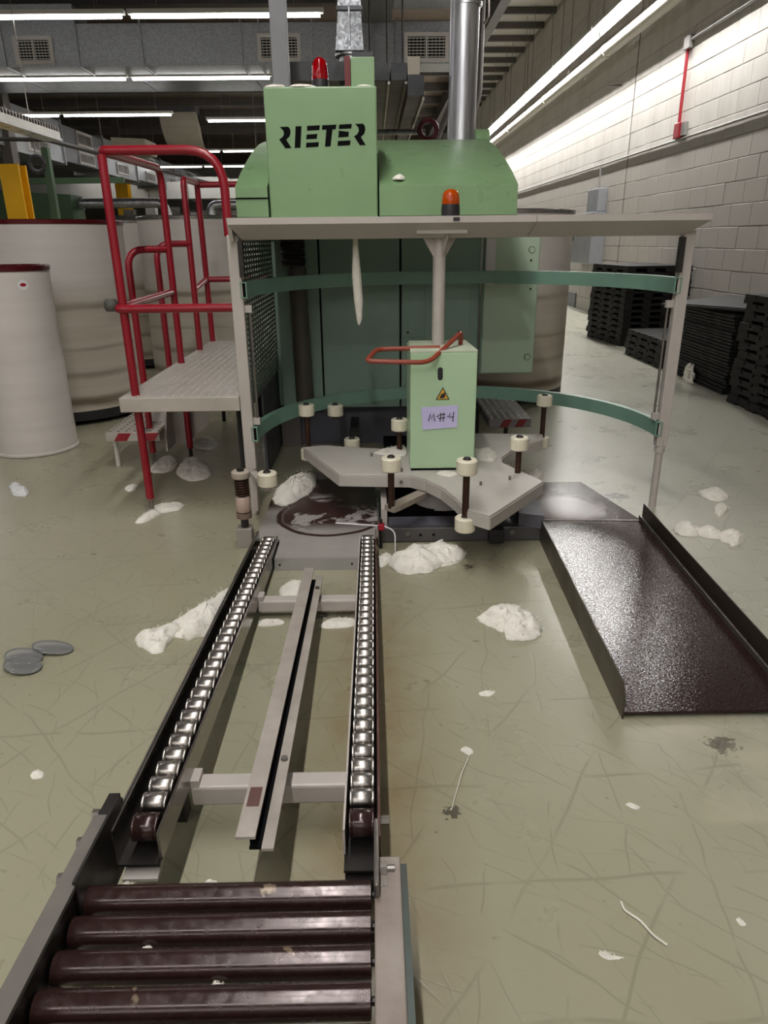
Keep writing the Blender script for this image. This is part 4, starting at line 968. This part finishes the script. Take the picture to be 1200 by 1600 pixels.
# ------------------------------------------------------------------ cans
def can(x, y_, r_, h, label, m, rimm, base=True, sticker=False, group='big white spinning cans', seg=64):
    t = thing('spinning_can', label, 'can', (x, y_, 0), group)
    z0 = .10 if base else .0
    pr = [(r_ * .985, z0)] + [(r_ * (1 + .0012 * math.sin(i * 1.9)), z0 + (h - .025 - z0) * i / 14) for i in range(15)] + [(r_ - .012, h - .024), (r_ - .014, .3)]
    part('shell', MB().lathe(pr, (x, y_, 0), seg), m, t, True)
    part('rim', MB().lathe([(r_ - .008, h - .032), (r_ + .007, h - .028), (r_ + .008, h - .005), (r_ + .003, h), (r_ - .004, h), (r_ - .01, h - .01)], (x, y_, 0), seg), rimm, t, True)
    if base: part('base_ring', MB().lathe([(r_ * .97, .03), (r_ * 1.0, .035), (r_ * 1.0, .10), (r_ * .97, .105)], (x, y_, 0), seg), BLACK, t, True)
    else: part('base_ring', MB().lathe([(r_ * 1.0, 0), (r_ * 1.03, .004), (r_ * 1.03, .016), (r_ * 1.0, .02)], (x, y_, 0), seg), m, t, True)
    if base:
        for a in (20, 140, 260): part('caster', MB().tube([(x + r_ * .75 * math.cos(R(a)) - .02, y_ + r_ * .75 * math.sin(R(a)), .03), (x + r_ * .75 * math.cos(R(a)) + .02, y_ + r_ * .75 * math.sin(R(a)), .03)], .03, 10), BLACK, t)
    if sticker:
        q = MB(); a0 = R(-44); q2 = MB()
        for mb, s_, off in ((q, .028, .0015), (q2, .017, .0025)):
            vs = []
            for i in range(20):
                a = 2 * math.pi * i / 20; aa = a0 + s_ * math.cos(a) / r_; vs.append((x + (r_ + off) * math.cos(aa), y_ + (r_ + off) * math.sin(aa), .985 + s_ * math.sin(a) * (1 if mb is q else .55)))
            mb.add(vs, [tuple(range(20))])
        st = part('sticker', q, PAPERW, t); part('red_mark', q2, ALARM, st)
    return t
can(-2.13, 4.36, .24, 1.085, 'slim white can with a maroon rim and a small round sticker', CAN_SMALL, mat('maroon_rim', '561018', '3d0c12', .25, .2, vs=3), False, True, 'slim cans')
can(-2.27, 5.36, .505, 1.345, 'big white can with a maroon rim behind the slim can', CAN_BIG, RIB)
can(-1.50, 6.62, .50, 1.40, 'big white can with a steel rim behind the red handrails', CAN_BIG, RIMS)
can(-2.42, 7.75, .50, 1.40, 'big white can half hidden between the two nearer cans', CAN_BIG, RIMS)
can(1.045, 5.82, .475, 1.395, 'big white can with a steel rim beside the open green door', CAN_BIG, RIMS)

# ------------------------------------------------------------------ stacks of black pallets along the block wall
def pallet_mesh(L_, W_, H_):
    q = MB(); nb = 6
    for i in range(nb): a = W_ * i / nb; q.box(0, L_, a + .012, a + W_ / nb - .012, H_ * .6, H_)
    for i in range(4): a = (L_ - .1) * i / 3; q.box(a, a + .1, .006, W_ - .006, H_ * .32, H_ * .62)
    for i in range(4):
        for j in range(4): q.box((L_ - .09) * i / 3, (L_ - .09) * i / 3 + .09, (W_ - .13) * j / 3, (W_ - .13) * j / 3 + .13, 0, H_ * .34)
    return q.mesh('plastic_pallet', PALM)
def pal_mat():
    t = NT('black_dusty_plastic'); g = t.node('ShaderNodeNewGeometry').outputs['Position']
    f = t.ramp(t.noise(26, 4, .7, g, 1.0), [(.66, 0), (.72, 1)])
    t.color(t.mix(t.math('MULTIPLY', f, .6), srgb('171616'), srgb('8d8a86'))); t.set(rough=.6, spec=.3)
    return t.m
PALM = pal_mat()
pm = pallet_mesh(.90, 1.0, .066); pm2 = pallet_mesh(.78, 1.0, .066)
def stack(me, x, y_, n, hh, rot, label, group, jit=.012, name='plastic_pallet'):
    for i in range(n):
        o = bpy.data.objects.new(name, me); COL.objects.link(o)
        o.location = (x + random.uniform(-jit, jit), y_ + random.uniform(-jit, jit), i * hh); o.rotation_euler.z = R(rot + random.uniform(-.6, .6)); tag(o, label + (', topmost' if i == n - 1 else ', %s from the floor' % ORD[i]), 'pallet', group)
stack(pm, 2.745, 4.42, 12, .067, 0, 'black pallet in the even stack nearest the camera', 'pallets in the near stack')
stack(pm2, 2.78, 6.95, 4, .067, 0, 'black pallet in the low pile between higher stacks', 'pallets in the low pile')
stack(pm2, 2.90, 8.47, 13, .069, 7, 'black pallet in the tall stack under the electrical panel', 'pallets in the tall stack', .006)
def sheet_mesh():
    q = MB(); random.seed(3); n = 9
    pts = []
    for (ax, ay, bx, by) in ((0, 0, .82, 0), (.82, 0, .82, 1.02), (.82, 1.02, 0, 1.02), (0, 1.02, 0, 0)):
        for k in range(n): f = k / n; pts.append((ax + (bx - ax) * f + random.uniform(-.006, .006), ay + (by - ay) * f + random.uniform(-.006, .006)))
    q.prism(pts, 0, .017); q.prism([(a * .94 + .024, b * .94 + .03) for a, b in pts], .017, .0255)
    return q.mesh('plastic_divider', PALM)
sm = sheet_mesh()
stack(sm, 2.82, 5.66, 24, .0262, 0, 'thin black divider in the ragged fluff-strewn stack', 'dividers in the ragged stack', .016, 'plastic_divider')
o = link('plastic_divider', sm, None, (2.93, 5.5, .636)); o.rotation_euler = (R(-1.0), R(-2.5), R(24)); o.location.z = .655
tag(o, 'loose black plastic divider lying askew on top of the ragged stack', 'divider')

# ------------------------------------------------------------------ cotton fluff and litter
def mound(mb, poly, h, z0=0.0, seed=0, sub=8):
    n = len(poly); cx = sum(p[0] for p in poly) / n; cy = sum(p[1] for p in poly) / n
    out = []
    for i in range(n):
        p0, p1, p2, p3 = (Vector(poly[(i + k) % n]) for k in (-1, 0, 1, 2))
        for j in range(sub):
            u = j / sub
            out.append(.5 * ((2 * p1) + (p2 - p0) * u + (2 * p0 - 5 * p1 + 4 * p2 - p3) * u * u + (3 * p1 - p0 - 3 * p2 + p3) * u ** 3))
    NR = 12; rings = [(math.cos(R(90 * i / NR)), math.sin(R(90 * i / NR)) ** 1.25) for i in range(NR)]; m = len(out); o = len(mb.v)
    for (k, hh) in rings:
        for p in out:
            x, y_ = cx + (p.x - cx) * k, cy + (p.y - cy) * k
            n1 = noise.noise(Vector((x * 22 + seed, y_ * 22, hh))); n2 = noise.noise(Vector((x * 60 + seed, y_ * 60, hh * 2))); n3 = noise.noise(Vector((x * 140 + seed, y_ * 140, hh * 4)))
            mb.v.append((x + (n2 * .2 + n3 * .1) * h, y_ + (n1 * .2 + n3 * .1) * h, z0 + max(0, h * hh * (1 + .5 * n1 + .2 * n2 + .07 * n3))))
    mb.v.append((cx, cy, z0 + h * 1.0))
    for i in range(NR - 1):
        for k in range(m): mb.f.append((o + i * m + k, o + i * m + (k + 1) % m, o + (i + 1) * m + (k + 1) % m, o + (i + 1) * m + k))
    c = o + NR * m
    for k in range(m): mb.f.append((o + (NR - 1) * m + k, o + (NR - 1) * m + (k + 1) % m, c))
    mb.f.append(tuple(o + k for k in range(m))[::-1])
    rs = random.Random(seed); size = max(max(abs(p.x - cx), abs(p.y - cy)) for p in out)
    for _ in range(int(220 * min(1, size / .1)) + 15):      # loose fibres
        p = out[rs.randrange(m)]; k = rs.uniform(.3, 1.02); hz = h * max(0, 1 - k) ** .6
        a = Vector((cx + (p.x - cx) * k, cy + (p.y - cy) * k, z0 + hz * rs.uniform(.6, 1.05) + .001)); d_ = Vector((rs.uniform(-1, 1), rs.uniform(-1, 1), rs.uniform(-.15, .45))) * size * rs.uniform(.1, .3)
        w_ = Vector((-d_.y, d_.x, 0)).normalized() * rs.uniform(.0004, .0011); b = a + d_ * .5 + Vector((0, 0, .12 * d_.length)); e = a + d_; b.z = max(b.z, z0 + .001); e.z = max(e.z, z0 + .0008)
        mb.add([a - w_, a + w_, b + w_, b - w_, e], [(0, 1, 2, 3), (3, 2, 4)])
    return mb
def clump(polys, h, label, z0=0.0, seed=0, name='cotton_clump', group='cotton fluff on the floor'):
    mb = MB()
    for i, p in enumerate(polys): mound(mb, p, h, z0, seed + i * 7)
    o = part(name, mb, COTTON, None, True, ang=180); tag(o, label, 'cotton', group)
clump([[(-.778, 1.989), (-.772, 2.036), (-.726, 2.067), (-.676, 2.085), (-.64, 2.07), (-.664, 2.005), (-.676, 1.937), (-.714, 1.930)],
       [(-.70, 2.06), (-.636, 2.175), (-.575, 2.27), (-.547, 2.351), (-.507, 2.310), (-.529, 2.160), (-.56, 2.08), (-.63, 2.01)],
       [(-.64, 2.02), (-.60, 2.06), (-.54, 2.075), (-.56, 2.03), (-.61, 2.0)]], .038, 'long twisted cotton clump lying against the dark conveyor rail', 0, 1)
clump([[(.048, 2.575), (.135, 2.685), (.271, 2.726), (.30, 2.6), (.224, 2.487), (.123, 2.451), (.066, 2.487)], [(.18, 2.66), (.271, 2.72), (.363, 2.663), (.324, 2.553), (.22, 2.52)]], .05, 'biggest fluffy cotton heap on the floor before the base beam', 0, 3)
clump([[(-.001, 2.602), (.039, 2.650), (.064, 2.611), (.042, 2.551), (.008, 2.523)]], .02, 'small cotton tuft beside the red clamp foot', 0, 5)
clump([[(.334, 2.105), (.398, 2.170), (.467, 2.181), (.46, 2.06), (.410, 2.02), (.374, 2.045)], [(.41, 2.15), (.467, 2.181), (.519, 2.112), (.537, 2.048), (.520, 1.987), (.457, 1.962), (.410, 1.983)]], .04, 'rounded white cotton lump alone on the floor beside the chute', 0, 9)
clump([[(1.608, 3.328), (1.680, 3.374), (1.735, 3.382), (1.738, 3.275), (1.683, 3.213), (1.620, 3.225)]], .03, 'cotton clump farthest out beyond the chute', 0, 11)
clump([[(1.598, 3.129), (1.655, 3.152), (1.647, 3.084), (1.563, 3.005)]], .025, 'little cotton tuft just before the farthest clump', 0, 13)
clump([[(1.306, 2.876), (1.355, 2.927), (1.400, 2.925), (1.407, 2.828), (1.359, 2.780), (1.299, 2.804)], [(1.36, 2.86), (1.407, 2.85), (1.48, 2.80), (1.46, 2.75), (1.40, 2.77)], [(1.457, 2.783), (1.543, 2.837), (1.566, 2.765), (1.506, 2.686), (1.461, 2.688)]], .032, 'bone-shaped cotton strand on the floor beside the chute wall', 0, 15)
clump([[(-1.107, 3.040), (-1.081, 3.161), (-1.06, 3.20), (-1.02, 3.15), (-1.059, 3.046)], [(-1.07, 3.17), (-1.079, 3.239), (-.997, 3.280), (-.944, 3.278), (-.945, 3.198), (-1.024, 3.150)]], .022, 'cotton strand wrapped round the foremost platform foot', 0, 17)
clump([[(-1.121, 3.835), (-1.123, 4.047), (-1.060, 4.070), (-.925, 3.826), (-.913, 3.687), (-.988, 3.636), (-1.067, 3.705)]], .03, 'grey cotton heap in the shade beneath the platform', 0, 19)
clump([[(-1.181, 4.418), (-1.130, 4.558), (-.993, 4.378), (-1.014, 4.247), (-1.124, 4.296)]], .03, 'cotton heap deepest beneath the platform', 0, 21)
clump([[(-1.263, 3.817), (-1.275, 4.054), (-1.209, 4.091), (-1.143, 3.920), (-1.162, 3.801)]], .03, 'cotton heap under the striped lower step', 0, 23)
clump([[(-.40, 2.11), (-.38, 2.125), (-.323, 2.12), (-.324, 2.09), (-.391, 2.08)]], .012, 'thin cotton wisp under the far cross beam by the dark rail', 0, 25)
clump([[(-.193, 2.08), (-.158, 2.125), (-.085, 2.125), (-.084, 2.07), (-.165, 2.06)]], .012, 'thin cotton wisp under the far cross beam by the steel rollers', 0, 27)
clump([[(-.359, 2.355), (-.318, 2.417), (-.268, 2.394), (-.274, 2.302), (-.346, 2.284)]], .02, 'cotton wisp on the floor before the entry plate lip', 0, 29)
clump([[(-.495, 3.177), (-.473, 3.324), (-.398, 3.523), (-.321, 3.562), (-.309, 3.326), (-.370, 3.171), (-.439, 3.088)]], .06, 'dusty cotton pile on the back of the entry plate', .05, 31)
clump([[(.796, 3.541), (.859, 3.615), (.892, 3.580), (.857, 3.485), (.809, 3.384), (.753, 3.271), (.754, 3.367)]], .05, 'cotton tuft on the chute plate at the turntable tip', .019, 33)
clump([[(-0.006, 3.268), (0.056, 3.331), (0.141, 3.386), (0.141, 3.217), (0.070, 3.221)]], .016, 'flat cotton strip on the turntable behind the cabinet', .250, 35)
clump([[(0.442, 3.267), (0.545, 3.263), (0.564, 3.175), (0.528, 3.096), (0.442, 3.160)]], .03, 'cotton tuft on the turntable against the cabinet side', .250, 37)
clump([[(0.263, 2.937), (0.316, 2.962), (0.354, 2.923), (0.307, 2.888)]], .014, 'cotton tuft on the turntable before the cabinet', .250, 39)
clump([[(-.44, 3.42), (-.40, 3.44), (-.36, 3.43), (-.36, 3.405), (-.42, 3.402)], [(-.34, 3.44), (-.28, 3.46), (-.22, 3.44), (-.26, 3.402), (-.33, 3.402)]], .012, 'fluff lying along the top edge of the logo box', 1.80, 41)
clump([[(-.06, 3.43), (-.02, 3.448), (.01, 3.43), (.0, 3.405), (-.05, 3.402)]], .008, 'fluff on the logo box before the small switch box', 1.80, 43)
clump([[(.09, 3.47), (.12, 3.49), (.15, 3.47), (.12, 3.43)]], .02, 'fluff scrap on the curved hood beside the logo box', 1.447, 45)
clump([[(-.67, 4.02), (-.63, 4.05), (-.61, 4.01), (-.63, 3.98), (-.66, 3.98)]], .03, 'small cotton ball on the platform deck', .56, 47)
clump([[(.62, 5.36), (.66, 5.40), (.70, 5.37), (.68, 5.33)]], .05, 'cotton wad caught on the rim of the can by the door', 1.38, 49)
clump([[(2.755, 6.25), (2.79, 6.38), (2.81, 6.38), (2.80, 6.2), (2.765, 6.18)]], .15, 'white cotton bulge on the floor at the ragged stack', .0, 51)
SCR = ('curled cotton scrap between the cotton lump and the thread', 'cotton scrap at the head of the straight thread', 'cotton scrap below the chipped floor patch', 'smallest cotton scrap nearest the lower corner', 'flat cotton scrap beside the kinked thread', 'cotton scrap before the striped lower step', 'round cotton scrap alone beside the dark conveyor rail')
for i, (p, h) in enumerate((([(.282, 1.689), (.305, 1.698), (.328, 1.694), (.312, 1.674), (.287, 1.677)], .006), ([(.203, 1.451), (.218, 1.463), (.235, 1.443), (.220, 1.432)], .006),
     ([(.555, 1.256), (.567, 1.261), (.584, 1.247), (.570, 1.240)], .006), ([(.665, .963), (.673, .966), (.679, .953), (.668, .950)], .004), ([(.387, .901), (.396, .904), (.408, .896), (.430, .892), (.400, .889)], .004),
     ([(-1.314, 3.534), (-1.297, 3.585), (-1.263, 3.584), (-1.250, 3.511), (-1.281, 3.482)], .012), ([(-.846, 1.392), (-.837, 1.407), (-.819, 1.400), (-.813, 1.380), (-.833, 1.376)], .008))):
    clump([p], h, SCR[i], 0, 60 + i, 'cotton_scrap', 'cotton scraps')
for i, (x, y_) in enumerate(((-.36, .775), (-.29, .90), (-.24, .715), (-.43, .90), (-.06, .70))):
    z = zt(y_) - .04 - .012
    clump([[(x - .012, y_ - .004), (x - .004, y_ + .006), (x + .012, y_ + .003), (x + .004, y_ - .006)]], .012, 'tiny cotton scrap caught between the brown rollers', z + .006, 80 + i, 'cotton_scrap', 'scraps on the rollers')
for i, (pts, lab) in enumerate((([(.461, 1.005), (.460, .984), (.484, .963), (.496, .930), (.515, .913)], 'kinked cotton thread lying in the foreground'), ([(.226, 1.436), (.196, 1.364), (.158, 1.247)], 'straight thin cotton thread on the floor right of the conveyor'))):
    q = [(x, y_, .003 + .003 * (k % 2)) for k, (x, y_) in enumerate(pts)]
    o = part('cotton_thread', MB().tube(fillet(q, .006, 3), .0022 if i == 0 else .0012, 6), COTTON, None, True); tag(o, lab, 'thread')
o = part('paper_scrap', mound(MB(), [(-1.931, 3.571), (-1.915, 3.602), (-1.853, 3.547), (-1.791, 3.484), (-1.781, 3.425), (-1.861, 3.457)], .035, 0, 3), PAPERW); tag(o, 'crumpled white paper scrap on the floor before the slim can', 'paper')
def disc(cx, cy, rx, ry, rot, label, tilt):
    t = thing('plastic_disc', label, 'disc', (cx, cy, 0), 'clear discs on the floor'); q = MB(); n = 36; pr = [(1, .003), (1.0, .006), (.93, .0045), (0.02, .004)]
    vs = []
    for k, z in pr:
        for i in range(n):
            a = 2 * math.pi * i / n; x, y_ = rx * k * math.cos(a), ry * k * math.sin(a); vs.append((cx + x * math.cos(rot) - y_ * math.sin(rot), cy + x * math.sin(rot) + y_ * math.cos(rot), z + tilt * (1 - x / rx) * .5 + .001))
    q.add(vs, [(j * n + i, j * n + (i + 1) % n, (j + 1) * n + (i + 1) % n, (j + 1) * n + i) for j in range(3) for i in range(n)] + [tuple(range(n))[::-1], tuple(range(3 * n, 4 * n))])
    part('dish', q, DISC, t, True)
    rim = [(cx + rx * math.cos(a) * math.cos(rot) - ry * math.sin(a) * math.sin(rot), cy + rx * math.cos(a) * math.sin(rot) + ry * math.sin(a) * math.cos(rot), .006 + tilt * (1 - math.cos(a)) * .5) for a in [2 * math.pi * i / n for i in range(n + 1)]]
    part('rim', MB().tube(rim, .0028, 6, False), DISC, t, True)
disc(-1.095, 1.905, .058, .040, -.25, 'clear plastic disc lying behind its twin, farther from the camera', .012)
disc(-1.075, 1.855, .058, .040, -.3, 'clear plastic disc overlapping its twin, nearer the camera', .010)
disc(-1.027, 1.955, .066, .034, -.2, 'single clear plastic disc lying apart beside the overlapping pair', .010)
